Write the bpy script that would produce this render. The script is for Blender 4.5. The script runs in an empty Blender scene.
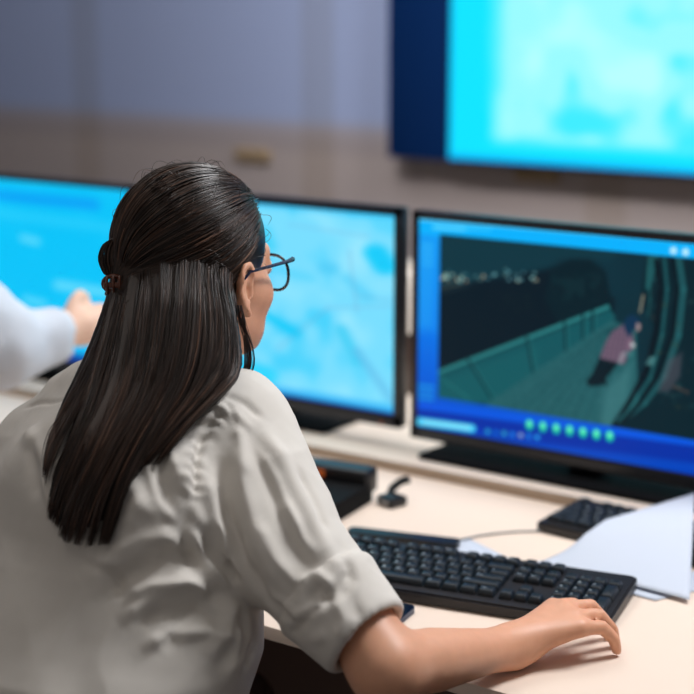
import bpy, bmesh, math, random
import numpy as np
from math import sin, cos, pi, radians, sqrt
from mathutils import Vector, Matrix
from mathutils.bvhtree import BVHTree
random.seed(4); rng = np.random.default_rng(4)
SC = bpy.context.scene; COL = SC.collection
V = lambda *a: np.array(a, dtype=float)

# ------------------------------------------------------------ camera
FPX = 1600.0; PSI = radians(35.5); TH = radians(12.2); CAM = V(0, 0, 1.5)
FW = V(-sin(PSI)*cos(TH), cos(PSI)*cos(TH), -sin(TH)); RT = V(cos(PSI), sin(PSI), 0); UP = np.cross(RT, FW)
def ray(x, y): return FW + RT*(x-347)/FPX - UP*(y-347)/FPX
def at_y(x, y, Y): v = ray(x, y); return CAM + v*(Y/v[1])
def at_z(x, y, z): v = ray(x, y); return CAM + v*((z-1.5)/v[2])
def at_d(x, y, D): return CAM + ray(x, y)*D
cd = bpy.data.cameras.new('camera'); cam = bpy.data.objects.new('camera', cd); COL.objects.link(cam)
cam.location = CAM
cam.rotation_euler = Matrix(((RT[0], UP[0], -FW[0]), (RT[1], UP[1], -FW[1]), (RT[2], UP[2], -FW[2]))).to_euler()
cd.sensor_width = 36; cd.lens = FPX/694*36; cd.clip_start = .05
cd.dof.use_dof = True; cd.dof.focus_distance = 1.83; cd.dof.aperture_fstop = 2.6
SC.camera = cam
vs = SC.view_settings; vs.view_transform = 'Standard'; vs.look = 'None'; vs.gamma = 1; vs.exposure = 0; vs.use_curve_mapping = False

# ------------------------------------------------------------ materials
def lin(c): return tuple(((x/255)/12.92 if x/255 <= .04045 else ((x/255+.055)/1.055)**2.4) for x in c)
def mat(name, rgb, rough=.5, metal=0, noise=0, nscale=40, bump=0, bscale=200, emit=None, estr=1, trans=0, sss=0, coat=0, spec=None):
    m = bpy.data.materials.new(name); m.use_nodes = True; nt = m.node_tree; b = nt.nodes['Principled BSDF']
    c = (*lin(rgb), 1); b.inputs['Base Color'].default_value = c
    b.inputs['Roughness'].default_value = rough; b.inputs['Metallic'].default_value = metal
    if spec is not None: b.inputs['Specular IOR Level'].default_value = spec
    if coat: b.inputs['Coat Weight'].default_value = coat
    if trans: b.inputs['Transmission Weight'].default_value = trans
    if sss:
        b.inputs['Subsurface Weight'].default_value = sss; b.inputs['Subsurface Radius'].default_value = (.012, .004, .002)
        b.inputs['Subsurface Scale'].default_value = .6
    tc = nt.nodes.new('ShaderNodeTexCoord')
    if noise:
        n = nt.nodes.new('ShaderNodeTexNoise'); n.inputs['Scale'].default_value = nscale; n.inputs['Detail'].default_value = 5
        nt.links.new(tc.outputs['Object'], n.inputs['Vector'])
        mx = nt.nodes.new('ShaderNodeMix'); mx.data_type = 'RGBA'
        mx.inputs['A'].default_value = tuple(x*(1-noise) for x in c[:3])+(1,); mx.inputs['B'].default_value = tuple(min(1, x*(1+noise)) for x in c[:3])+(1,)
        nt.links.new(n.outputs['Fac'], mx.inputs['Factor']); nt.links.new(mx.outputs['Result'], b.inputs['Base Color'])
    if bump:
        n = nt.nodes.new('ShaderNodeTexNoise'); n.inputs['Scale'].default_value = bscale; n.inputs['Detail'].default_value = 3
        nt.links.new(tc.outputs['Object'], n.inputs['Vector'])
        bp = nt.nodes.new('ShaderNodeBump'); bp.inputs['Strength'].default_value = bump; bp.inputs['Distance'].default_value = .001
        nt.links.new(n.outputs['Fac'], bp.inputs['Height']); nt.links.new(bp.outputs['Normal'], b.inputs['Normal'])
    if emit:
        b.inputs['Emission Color'].default_value = (*lin(emit), 1); b.inputs['Emission Strength'].default_value = estr
    return m
def screen_mat(name, strength):
    m = bpy.data.materials.new(name); m.use_nodes = True; nt = m.node_tree; b = nt.nodes['Principled BSDF']
    b.inputs['Base Color'].default_value = (.004, .004, .005, 1); b.inputs['Roughness'].default_value = .4; b.inputs['Specular IOR Level'].default_value = .12
    a = nt.nodes.new('ShaderNodeVertexColor'); a.layer_name = 'picture'
    nt.links.new(a.outputs['Color'], b.inputs['Emission Color']); b.inputs['Emission Strength'].default_value = strength
    return m
M = dict(
 skin=mat('skin', (216, 158, 126), .48, noise=.10, nscale=60, bump=.12, bscale=600, sss=.12),
 skin2=mat('skin_fair', (236, 196, 172), .5, noise=.06, sss=.12),
 lips=mat('lips', (170, 90, 85), .4),
 eye=mat('eye_white', (230, 228, 225), .2), iris=mat('iris', (60, 40, 30), .15),
 shirt=mat('cotton_shirt', (210, 204, 196), .85, noise=.035, nscale=25, bump=.25, bscale=900, spec=.2),
 stitch=mat('stitching', (196, 189, 181), .9),
 white_shirt=mat('white_cotton', (205, 212, 222), .85, spec=.2),
 trousers=mat('dark_trousers', (88, 68, 62), .9, bump=.2, bscale=700),
 shoe=mat('shoe_leather', (25, 22, 22), .4),
 glasses=mat('navy_frame', (14, 22, 42), .25, coat=.5),
 tort=mat('brown_plastic', (96, 50, 34), .25, noise=.4, nscale=120),
 black=mat('black_plastic', (14, 16, 20), .38, bump=.05, bscale=900),
 matt=mat('matt_black', (9, 10, 12), .75, spec=.15),
 bezel=mat('monitor_bezel', (10, 16, 26), .35),
 key=mat('key_plastic', (16, 26, 34), .42, spec=.45), legend=mat('key_legend', (190, 200, 205), .6),
 kbody=mat('keyboard_body', (22, 20, 24), .42),
 desk=mat('desk_laminate', (230, 210, 193), .55, noise=.03, nscale=4),
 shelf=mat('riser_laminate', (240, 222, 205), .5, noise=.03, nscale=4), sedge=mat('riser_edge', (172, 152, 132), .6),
 panel=mat('desk_panel', (130, 104, 94), .7),
 paper=mat('paper', (196, 203, 216), .8), print=mat('printed_lines', (140, 146, 160), .8),
 phoneglass=mat('phone_glass', (8, 14, 30), .08, coat=1), phonerim=mat('phone_rim', (30, 50, 80), .25, metal=.6),
 navy=mat('navy_housing', (0, 34, 80), .6, spec=.1), brass=mat('ochre_plate', (150, 128, 100), .6),
 orange=mat('orange_display', (120, 60, 30), .4, emit=(230, 110, 40), estr=.25),
 cable=mat('grey_cable', (150, 150, 150), .5), whitepl=mat('white_plastic', (235, 225, 215), .4),
 brownpl=mat('brown_glass', (70, 50, 40), .3), floor=mat('floor_carpet', (70, 68, 72), .95, noise=.2, nscale=60),
 ceil=mat('ceiling_paint', (225, 225, 225), .9), fabric=mat('chair_fabric', (35, 36, 40), .95, bump=.3, bscale=500), chrome=mat('chrome', (180, 180, 185), .2, metal=1))
m = M['lens'] = mat('lens_glass', (240, 250, 255), .02, trans=1); m.node_tree.nodes['Principled BSDF'].inputs['IOR'].default_value = 1.06

# wall: bluish upper zone, warm grey lower zone, faint joints between wide panels
def wall_mat():
    m = bpy.data.materials.new('wall_panels'); m.use_nodes = True; nt = m.node_tree; b = nt.nodes['Principled BSDF']; b.inputs['Roughness'].default_value = .7
    g = nt.nodes.new('ShaderNodeNewGeometry'); s = nt.nodes.new('ShaderNodeSeparateXYZ'); nt.links.new(g.outputs['Position'], s.inputs[0])
    def ramp(src, stops):
        r = nt.nodes.new('ShaderNodeValToRGB'); nt.links.new(src, r.inputs[0]); e = r.color_ramp.elements
        while len(e) < len(stops): e.new(.5)
        for i, (p, c) in enumerate(stops): e[i].position = p; e[i].color = (*lin(c), 1)
        return r
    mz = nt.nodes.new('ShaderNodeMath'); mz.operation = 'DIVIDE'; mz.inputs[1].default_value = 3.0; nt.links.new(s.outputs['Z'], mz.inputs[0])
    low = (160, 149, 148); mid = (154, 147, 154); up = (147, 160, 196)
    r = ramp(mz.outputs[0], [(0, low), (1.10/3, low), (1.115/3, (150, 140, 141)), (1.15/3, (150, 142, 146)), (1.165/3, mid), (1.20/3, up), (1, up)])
    mxx = nt.nodes.new('ShaderNodeMath'); mxx.operation = 'PINGPONG'; mxx.inputs[1].default_value = .42; nt.links.new(s.outputs['X'], mxx.inputs[0])
    r2 = ramp(mxx.outputs[0], [(0, (242, 239, 233)), (.045, (242, 239, 233)), (.06, (255, 255, 255)), (1, (255, 255, 255))])
    mix = nt.nodes.new('ShaderNodeMix'); mix.data_type = 'RGBA'; mix.blend_type = 'MULTIPLY'; mix.inputs['Factor'].default_value = 1
    nt.links.new(r.outputs[0], mix.inputs['A']); nt.links.new(r2.outputs[0], mix.inputs['B']); nt.links.new(mix.outputs['Result'], b.inputs['Base Color'])
    return m
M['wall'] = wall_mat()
# hair: brown with lengthwise variation
m = M['hair'] = mat('brown_hair', (46, 31, 23), .36, noise=.4, nscale=35, spec=.5)
nt = m.node_tree; pb = nt.nodes['Principled BSDF']; src = pb.inputs['Base Color'].links[0].from_socket
va = nt.nodes.new('ShaderNodeVertexColor'); va.layer_name = 'tone'; mx = nt.nodes.new('ShaderNodeMix'); mx.data_type = 'RGBA'; mx.blend_type = 'MULTIPLY'; mx.inputs['Factor'].default_value = 1
nt.links.new(src, mx.inputs['A']); nt.links.new(va.outputs['Color'], mx.inputs['B']); nt.links.new(mx.outputs['Result'], pb.inputs['Base Color'])
m = M['hair_dark'] = mat('black_hair', (30, 24, 22), .5)

# ------------------------------------------------------------ object helpers
def link(name, me, m=None, parent=None, smooth=True, smooth_angle=None):
    o = bpy.data.objects.new(name, me); COL.objects.link(o)
    if m is not None and not me.materials:
        for x in (m if isinstance(m, (list, tuple)) else [m]): me.materials.append(M[x] if isinstance(x, str) else x)
    if parent is not None:
        o.parent = parent; o.matrix_parent_inverse = Matrix.Identity(4)
    if smooth and len(me.polygons):
        me.polygons.foreach_set('use_smooth', [True]*len(me.polygons))
        if smooth_angle: me.set_sharp_from_angle(angle=radians(smooth_angle))
    return o
def tag(o, label, cat, group=None, kind=None):
    o['label'] = label; o['category'] = cat
    if group: o['group'] = group
    if kind: o['kind'] = kind
    return o
def empty(name, loc, label, cat, rz=0, group=None):
    o = bpy.data.objects.new(name, None); COL.objects.link(o); o.location = loc; o.rotation_euler = (0, 0, rz); o.empty_display_size = .05
    return tag(o, label, cat, group)
class MB:
    def __init__(s): s.bm = bmesh.new()
    def box(s, lo, hi, bev=0, seg=2, mi=0, M4=None):
        r = bmesh.ops.create_cube(s.bm, size=1); vs_ = r['verts']
        lo, hi = Vector(lo), Vector(hi)
        for v in vs_: v.co = Vector(((v.co.x+.5)*(hi.x-lo.x)+lo.x, (v.co.y+.5)*(hi.y-lo.y)+lo.y, (v.co.z+.5)*(hi.z-lo.z)+lo.z))
        fs = set(f for v in vs_ for f in v.link_faces)
        if bev:
            es = list(set(e for v in vs_ for e in v.link_edges))
            rr = bmesh.ops.bevel(s.bm, geom=es, offset=bev, segments=seg, affect='EDGES', profile=.5)
            fs = set(f for f in s.bm.faces if f.is_valid and (f in fs or f in set(rr['faces'])))
            vs_ = list(set(v for f in fs for v in f.verts))
        for f in fs: f.material_index = mi
        if M4 is not None:
            for v in vs_: v.co = M4 @ v.co
        return s
    def tube(s, pts, r, n=10, mi=0, cap=True, flat=1.0):
        pts = [Vector(p) for p in pts]; rs = r if hasattr(r, '__len__') else [r]*len(pts); rings = []
        ref = None
        for i, p in enumerate(pts):
            t = (pts[min(i+1, len(pts)-1)]-pts[max(i-1, 0)]).normalized()
            if ref is None: ref = t.orthogonal().normalized() if abs(t.z) > .95 else t.cross(Vector((0, 0, 1))).normalized()
            a = (ref-t*ref.dot(t)).normalized(); b = t.cross(a); ref = a
            rings.append([s.bm.verts.new(p+(a*cos(2*pi*k/n)+b*sin(2*pi*k/n)*flat)*rs[i]) for k in range(n)])
        for A, B in zip(rings, rings[1:]):
            for k in range(n): s.bm.faces.new((A[k], A[(k+1) % n], B[(k+1) % n], B[k])).material_index = mi
        if cap:
            s.bm.faces.new(rings[0][::-1]).material_index = mi; s.bm.faces.new(rings[-1]).material_index = mi
        return s
    def lathe(s, prof, n=28, mi=0, c=(0, 0, 0)):
        rings = [[s.bm.verts.new((c[0]+r*cos(2*pi*k/n), c[1]+r*sin(2*pi*k/n), c[2]+z)) for k in range(n)] for r, z in prof]
        for A, B in zip(rings, rings[1:]):
            for k in range(n): s.bm.faces.new((A[k], A[(k+1) % n], B[(k+1) % n], B[k])).material_index = mi
        s.bm.faces.new(rings[0][::-1]).material_index = mi; s.bm.faces.new(rings[-1]).material_index = mi
        return s
    def poly(s, pts, mi=0):
        s.bm.faces.new([s.bm.verts.new(p) for p in pts]).material_index = mi; return s
    def prism(s, outline, z0, z1, mi=0, f=lambda p: p):
        a = [s.bm.verts.new(f(Vector((x, y, z0)))) for x, y in outline]; b = [s.bm.verts.new(f(Vector((x, y, z1)))) for x, y in outline]
        n = len(a)
        s.bm.faces.new(a[::-1]).material_index = mi; s.bm.faces.new(b).material_index = mi
        for k in range(n): s.bm.faces.new((a[k], a[(k+1) % n], b[(k+1) % n], b[k])).material_index = mi
        return s
    def build(s, name, m, parent=None, smooth=True, ang=35):
        bmesh.ops.recalc_face_normals(s.bm, faces=s.bm.faces)
        me = bpy.data.meshes.new(name); s.bm.to_mesh(me); s.bm.free()
        return link(name, me, m, parent, smooth, ang)
def rrect(x0, y0, x1, y1, r, n=5):
    P = []
    for cx, cy, a0 in ((x1-r, y1-r, 0), (x0+r, y1-r, 90), (x0+r, y0+r, 180), (x1-r, y0+r, 270)):
        for k in range(n+1): a = radians(a0+90*k/n); P.append((cx+r*cos(a), cy+r*sin(a)))
    return P
def copy_tree(o, loc, rz, label):
    c = o.copy(); COL.objects.link(c); c.location = loc; c.rotation_euler = (0, 0, rz); c['label'] = label
    for ch in o.children:
        d = ch.copy(); COL.objects.link(d); d.parent = c
        for g in ch.children:
            e = g.copy(); COL.objects.link(e); e.parent = d
    return c

# ------------------------------------------------------------ implicit surfaces -> mesh (surface nets in sparse blocks)
def cap(P, a, b, ra, rb=None):
    rb = ra if rb is None else rb; a = np.asarray(a, float); b = np.asarray(b, float); ab = b-a
    t = np.clip(((P-a)@ab)/(ab@ab+1e-12), 0, 1)
    return np.linalg.norm(P-a-t[:, None]*ab, axis=1)-(ra+(rb-ra)*t)
def ell(P, c, r, R=None):
    q = P-np.asarray(c, float)
    if R is not None: q = q@R
    r = np.asarray(r, float); k0 = np.linalg.norm(q/r, axis=1); k1 = np.linalg.norm(q/(r*r), axis=1)+1e-9
    return k0*(k0-1)/k1
def smin(a, b, k):
    h = np.maximum(k-np.abs(a-b), 0)/k; return np.minimum(a, b)-h*h*k*.25
def smax(a, b, k): return -smin(-a, -b, k)
def chain(P, pts, rs, k=None):
    d = None
    for i in range(len(pts)-1):
        e = cap(P, pts[i], pts[i+1], rs[i], rs[i+1]); d = e if d is None else (np.minimum(d, e) if not k else smin(d, e, k))
    return d
def nets(f, lo, hi, h, B=24):
    lo = np.array(lo, float); n = np.ceil((np.array(hi)-lo)/h).astype(int)+1; nb = np.ceil(n/B).astype(int); big = nb*B+2
    gid = lambda i, j, k: (i*big[1]+j)*big[2]+k
    cs = np.array([(i, j, k) for i in range(nb[0]) for j in range(nb[1]) for k in range(nb[2])])
    dc = f(lo+(cs*B+B/2)*h); act = cs[np.abs(dc) < B*h*.5*1.732*1.35+.01]
    ids, vs_, fs = [], [], []
    g = np.stack(np.meshgrid(*[np.arange(B+1)]*3, indexing='ij'), -1).reshape(-1, 3)
    for c in act:
        base = c*B; D = f(lo+(g+base)*h).reshape((B+1,)*3)
        s = D < 0
        if s.all() or not s.any(): continue
        acc = np.zeros((B, B, B, 3)); cnt = np.zeros((B, B, B))
        for ax in range(3):
            for u_ in (0, 1):
                for w_ in (0, 1):
                    o1 = [0, 0, 0]; oth = [a for a in range(3) if a != ax]; o1[oth[0]] = u_; o1[oth[1]] = w_; o2 = list(o1); o2[ax] = 1
                    A = D[o1[0]:o1[0]+B, o1[1]:o1[1]+B, o1[2]:o1[2]+B]; C = D[o2[0]:o2[0]+B, o2[1]:o2[1]+B, o2[2]:o2[2]+B]
                    x = (A < 0) != (C < 0); t = np.where(x, A/np.where(x, A-C, 1), 0)
                    pos = np.zeros((B, B, B, 3)); pos[..., oth[0]] = u_; pos[..., oth[1]] = w_; pos[..., ax] = t
                    acc += pos*x[..., None]; cnt += x
        I = np.argwhere(cnt > 0); p = acc[cnt > 0]/cnt[cnt > 0][:, None]
        ids.append(gid(*(I+base).T)); vs_.append(lo+(I+base+p)*h)
        for ax in range(3):
            a, b = [q for q in range(3) if q != ax]
            if ax == 1: a, b = b, a
            sl = [slice(0, B)]*3; s2 = [slice(0, B)]*3; s2[ax] = slice(1, B+1)
            A = s[tuple(sl)]; C = s[tuple(s2)]
            I = np.argwhere(A != C); fl = A[A != C]; G = I+base
            ok = (G[:, a] > 0) & (G[:, b] > 0); G = G[ok]; fl = fl[ok]
            e = np.eye(3, dtype=int); q = np.stack([gid(*(G-o).T) for o in (0*e[0], e[a], e[a]+e[b], e[b])], 1)
            q[~fl] = q[~fl][:, ::-1]; fs.append(q)
    ids = np.concatenate(ids); vv = np.concatenate(vs_); ff = np.concatenate(fs)
    o = np.argsort(ids); ids = ids[o]; vv = vv[o]; ix = np.clip(np.searchsorted(ids, ff), 0, len(ids)-1)
    return vv, ix[(ids[ix] == ff).all(1)]
def smoothv(v, f, it=2, lam=.5):
    e = np.concatenate([f[:, [0, 1]], f[:, [1, 2]], f[:, [2, 3]], f[:, [3, 0]]]); e = np.concatenate([e, e[:, ::-1]])
    deg = np.maximum(np.bincount(e[:, 0], minlength=len(v)), 1)[:, None]
    for _ in range(it):
        s = np.stack([np.bincount(e[:, 0], weights=v[e[:, 1], k], minlength=len(v)) for k in range(3)], 1)/deg
        v = v+(s-v)*lam
    return v
def normals(v, f):
    n = np.cross(v[f[:, 2]]-v[f[:, 0]], v[f[:, 3]]-v[f[:, 1]]); N = np.zeros_like(v)
    for k in range(4): np.add.at(N, f[:, k], n)
    return N/(np.linalg.norm(N, axis=1)[:, None]+1e-12)
def to_mesh(name, v, f, attr=None):
    me = bpy.data.meshes.new(name); me.vertices.add(len(v)); me.vertices.foreach_set('co', np.asarray(v, np.float32).ravel())
    k = f.shape[1]; me.loops.add(f.size); me.loops.foreach_set('vertex_index', f.ravel().astype(np.int32))
    me.polygons.add(len(f)); me.polygons.foreach_set('loop_start', np.arange(0, f.size, k, dtype=np.int32))
    me.update(calc_edges=True); me.validate(); return me

# ------------------------------------------------------------ setting
def slab(name, lo, hi, m): o = MB().box(lo, hi).build(name, m, None, False); o['kind'] = 'structure'; return o
slab('floor', (-6, -1.5, -.1), (3, 3.5, 0), 'floor')
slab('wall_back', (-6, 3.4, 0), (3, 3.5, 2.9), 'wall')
slab('wall_left', (-6.1, -1.5, 0), (-6, 3.5, 2.9), 'ceil')
slab('wall_right', (3, -1.5, 0), (3.1, 3.5, 2.9), 'ceil')
slab('ceiling', (-6.1, -1.5, 2.9), (3.1, 3.5, 3.0), 'ceil')
slab('baseboard_back', (-6, 3.385, 0), (3, 3.4, .09), 'whitepl')

# ------------------------------------------------------------ desk and riser
DZ = .75; Y0 = 1.447; SH = .768
dk = empty('desk', (-1.7, 2.0, 0), 'long beige laminate desk carrying the keyboards, desk phone and papers', 'desk')
T = Matrix.Translation((1.7, -2.0, 0))
MB().box((-3.6, Y0, DZ-.018), (-.15, 2.66, DZ), .002, M4=T).build('worktop', 'desk', dk)
MB().box((-3.5, 2.3, .12), (-.3, 2.32, DZ-.022), M4=T).build('modesty_panel', 'panel', dk)
for x in (-3.56, -2.0, -.25): MB().box((x, 1.52, 0), (x+.03, 2.6, DZ-.022), .002, M4=T).build('leg', 'panel', dk)
sf = MB().box((-3.6, 2.085, DZ), (-.15, 2.62, SH), .0015); sf.bm.normal_update()
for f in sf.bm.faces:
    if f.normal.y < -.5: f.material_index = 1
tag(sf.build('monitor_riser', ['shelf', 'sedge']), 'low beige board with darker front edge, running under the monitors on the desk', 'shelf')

# ------------------------------------------------------------ screens: a colour for every point of the picture
def raster(W, H, fn):
    X, Y = np.meshgrid((np.arange(W)+.5)/W, (np.arange(H)+.5)/H); img = np.zeros((H, W, 3)); return fn(X, Y, img)
def blend(img, mask, col): return img*(1-mask[..., None])+np.array(col, float)*mask[..., None]
def vnoise(X, Y, sx, sy, seed):
    r = np.random.default_rng(seed); G = r.random((int(sy)+2, int(sx)+2)); x = np.clip(X, 0, .9999)*sx; y = np.clip(Y, 0, .9999)*sy
    i = x.astype(int); j = y.astype(int); u = x-i; v = y-j; u = u*u*(3-2*u); v = v*v*(3-2*v)
    return (G[j, i]*(1-u)+G[j, i+1]*u)*(1-v)+(G[j+1, i]*(1-u)+G[j+1, i+1]*u)*v
def pmask(X, Y, pts, soft):
    P = np.array(pts, float); ins = np.zeros(X.shape, bool); dist = np.full(X.shape, 1e9)
    for i in range(len(P)):
        a, b = P[i], P[(i+1) % len(P)]
        c = ((a[1] > Y) != (b[1] > Y)) & (X < (b[0]-a[0])*(Y-a[1])/(b[1]-a[1]+1e-12)+a[0]); ins ^= c
        ab = b-a; t = np.clip(((X-a[0])*ab[0]+(Y-a[1])*ab[1])/(ab@ab+1e-12), 0, 1)
        dist = np.minimum(dist, np.hypot(X-a[0]-t*ab[0], Y-a[1]-t*ab[1]))
    return np.clip(np.where(ins, dist, -dist)/soft+.5, 0, 1)
def lmask(X, Y, a, b, w, soft=None):
    soft = soft or w; a = np.array(a, float); b = np.array(b, float); ab = b-a
    t = np.clip(((X-a[0])*ab[0]+(Y-a[1])*ab[1])/(ab@ab+1e-12), 0, 1)
    return np.clip((w-np.hypot(X-a[0]-t*ab[0], Y-a[1]-t*ab[1]))/soft+.5, 0, 1)
def screen_mesh(name, img, x0, x1, z0, z1, y, m, parent):
    H, W, _ = img.shape; xs = np.linspace(x0, x1, W); zs = np.linspace(z1, z0, H); XX, ZZ = np.meshgrid(xs, zs)
    v = np.stack([XX, np.full_like(XX, y), ZZ], -1).reshape(-1, 3); idx = np.arange(W*H).reshape(H, W)
    f = np.stack([idx[1:, :-1], idx[1:, 1:], idx[:-1, 1:], idx[:-1, :-1]], -1).reshape(-1, 4)
    me = to_mesh(name, v, f); ca = me.color_attributes.new('picture', 'FLOAT_COLOR', 'POINT')
    c = np.clip(img, 0, 255)/255; c = np.where(c <= .04045, c/12.92, ((c+.055)/1.055)**2.4)
    ca.data.foreach_set('color', np.concatenate([c, np.ones((H, W, 1))], -1).astype(np.float32).ravel())
    return link(name, me, m, parent, False)
M['scr'] = screen_mat('screen_glow', 1.0); M['scr_tv'] = screen_mat('wall_screen_glow', 1.05)

def monitor(label, X0, X1, Zb, Zt, Y, img, bz=.012, chin=.018, yaw=0, bw=.13, bf=-.005):
    cx = (X0+X1)/2; t = empty('monitor', (cx, Y, SH), label, 'monitor', yaw, 'desk monitors')
    w = (X1-X0)/2; b = Zb-SH; tp = Zt-SH
    MB().box((-w, .0, b), (w, .022, tp), .004).box((-w*.7, .018, b+.05), (w*.7, .05, tp-.06), .02, 3).build('housing', 'bezel', t)
    fr = MB()
    for lo, hi in (((-w, -.003, b), (w, .003, b+chin)), ((-w, -.003, tp-bz), (w, .003, tp)), ((-w, -.003, b), (-w+bz, .003, tp)), ((w-bz, -.003, b), (w, .003, tp))): fr.box(lo, hi, .0012)
    fr.build('bezel', 'bezel', t)
    screen_mesh('screen', img, -w+bz-.001, w-bz+.001, b+chin-.001, tp-bz+.001, -.0008, 'scr', t)
    st = MB().box((-.03, .03, .008), (.03, .055, b+.16), .004).build('stand_neck', 'black', t)
    MB().box((-bw, bf, 0), (bw, .19, .010), .004).build('stand_base', 'matt', t)
    MB().box((w-.04, -.0045, b+.004), (w-.034, -.0028, b+.007)).build('power_light', 'orange', t)
    return t

# right screen: security camera picture inside a blue program window
RX0, RX1, RZ0, RZ1, RY = -1.403, -.792, .793, 1.171, 2.15; RB, RC = .013, .021
def px2uv(x, y):
    p = at_y(x, y, RY); return ((p[0]-(RX0+RB))/((RX1-RX0)-2*RB), (RZ1-RB-p[2])/((RZ1-RZ0)-RB-RC))
AS = (RX1-RX0-2*RB)/(RZ1-RZ0-RB-RC)
def cctv(X, Y, img):
    U = X*AS; Q = lambda *p: [(lambda q: (q[0]*AS, q[1]))(px2uv(*a)) for a in p]
    p1 = .0058   # about one photo pixel
    img[:] = (0, 110, 225)
    g = Y[..., None]; L = np.clip((U/AS-.0)/.12, 0, 1)[..., None]
    img = np.where(g < .5, np.array((0, 150, 245))*(1-g*2)+np.array((0, 120, 235))*g*2, np.array((0, 120, 235))*(2-g*2)+np.array((0, 70, 200))*(g*2-1))
    img = img*np.ones(3)
    img = blend(img, pmask(U, Y, Q((400, 215), (700, 239), (700, 262), (400, 233)), .02), (0, 178, 255))
    img = blend(img, pmask(U, Y, Q((417, 216), (700, 238.5), (700, 245), (417, 221)), .015), (130, 225, 255))
    img = blend(img, .8*pmask(U, Y, Q((434, 226), (466, 228), (466, 232), (434, 230)), .015), (110, 220, 255))
    img = blend(img, .5*pmask(U, Y, Q((466, 228), (492, 230), (492, 232), (466, 231)), .012), (110, 220, 255))
    for y in (246, 252, 258, 264): img = blend(img, .45*lmask(U, Y, *Q((424, y), (433, y+1)), .008, .012), (60, 190, 255))
    img = blend(img, .35*pmask(U, Y, Q((418, 236), (438, 238), (436, 330), (416, 330)), .06), (60, 190, 255))
    for y in (385, 391, 397): img = blend(img, .6*lmask(U, Y, *Q((420, y), (434, y+1.5)), .007, .012), (40, 190, 235))
    # lower bar
    img = blend(img, pmask(U, Y, Q((412, 404), (700, 443), (700, 480), (412, 436)), .03), (0, 48, 165))
    img = blend(img, pmask(U, Y, Q((412, 400), (700, 437), (700, 446), (412, 407)), .02), (0, 88, 225))
    img = blend(img, pmask(U, Y, Q((412, 424), (700, 463), (700, 473), (412, 436)), .025), (0, 70, 190))
    img = blend(img, lmask(U, Y, *Q((420, 420.5), (473, 427.5)), .019, .014), (70, 215, 255))
    img = blend(img, .7*lmask(U, Y, *Q((424, 421), (470, 427)), .009, .012), (165, 240, 255))
    for i, c in enumerate(((0, 60, 200), (40, 190, 225), (0, 120, 230), (50, 190, 215), (30, 150, 255), (170, 190, 225), (20, 150, 255), (40, 190, 255))):
        x = 480+i*8.2; img = blend(img, .85*lmask(U, Y, *Q((x, 429.5+i*.95), (x+.5, 429.6+i*.95)), .011, .014), c)
    for i in range(7):
        x = 530+i*13.3; y = 423+i*1.9
        img = blend(img, lmask(U, Y, *Q((x, y), (x, y+2)), .019, .014), (0, 200, 160)); img = blend(img, lmask(U, Y, *Q((x, y-1), (x, y)), .011, .014), (120, 255, 205))
    for x, y in ((673, 251.5), (685, 253)): img = blend(img, lmask(U, Y, *Q((x, y), (x+.3, y)), .016, .014), (185, 235, 255))
    # camera picture
    P = lambda *p: pmask(U, Y, Q(*p), .008); PS = lambda s, *p: pmask(U, Y, Q(*p), s); Ln = lambda a, b, w: lmask(U, Y, *Q(a, b), w*p1, .006)
    pic = np.zeros_like(img)+np.array((6, 44, 56))
    n1 = vnoise(U/AS, Y, 60, 40, 1); n2 = vnoise(U/AS, Y, 170, 110, 2); n3 = vnoise(U/AS, Y, 14, 9, 3)
    pic = pic*(.92+.16*n3[..., None])
    pic = blend(pic, PS(.03, (441, 235), (620, 250), (610, 262), (560, 260), (520, 290), (440, 295)), (9, 52, 64))
    pic = blend(pic, PS(.03, (436, 288), (560, 268), (615, 300), (612, 320), (436, 372)), (1, 24, 36))
    pic = blend(pic, PS(.02, (545, 300), (552, 270), (570, 260), (590, 260), (606, 272), (612, 305), (560, 325)), (1, 30, 40))
    pic = blend(pic, .35*PS(.03, (552, 275), (600, 275), (604, 300), (556, 300))*(n1 > .55), (14, 56, 62))
    for i in range(42):
        x = 441+random.random()*96; y = 277-random.gauss(0, 3)+(x-441)*.01; c = random.choice([(120, 170, 170), (160, 185, 170), (90, 140, 150), (150, 120, 90)])
        pic = blend(pic, random.uniform(.4, 1)*lmask(U, Y, *Q((x, y), (x+random.uniform(.4, 2.4), y)), .0045, .006), tuple(min(255, k*1.25) for k in c))
    pic = blend(pic, .55*Ln((441, 289), (462, 284), .6), (120, 110, 90)); pic = blend(pic, .35*Ln((441, 294), (470, 286), .5), (80, 100, 100))
    for i in range(14):
        x = 502+random.random()*30; y = 293+random.random()*18; pic = blend(pic, .35*lmask(U, Y, *Q((x, y), (x+.4, y)), .003, .006), (70, 90, 60))
    # parapet with posts
    pic = blend(pic, P((436, 372), (608, 306), (616, 318), (612, 322), (492, 403), (436, 402)), (14, 84, 92))
    pic = blend(pic, .5*P((436, 385), (540, 345), (540, 372), (492, 402), (436, 402)), (18, 92, 98))
    pic = blend(pic, .9*Ln((436, 373), (608, 307), 1.5), (46, 130, 132)); pic = blend(pic, .6*Ln((436, 377), (608, 310.5), .8), (8, 58, 66))
    pic = blend(pic, .7*Ln((440, 376), (470, 398), .7), (40, 120, 120))
    for a, b in (((468, 358), (492, 397)), ((527, 335), (534, 374)), ((565, 322), (566, 356)), ((583, 315), (583, 342)), ((593, 312), (593, 333))):
        pic = blend(pic, .9*Ln(a, b, 1.1), (3, 44, 54)); pic = blend(pic, .5*Ln((a[0]+2.4, a[1]), (b[0]+2.4, b[1]), .6), (48, 128, 128))
    # deck floor
    pic = blend(pic, P((486, 404), (612, 320), (636, 330), (640, 445), (486, 425)), (34, 92, 98))
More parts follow.
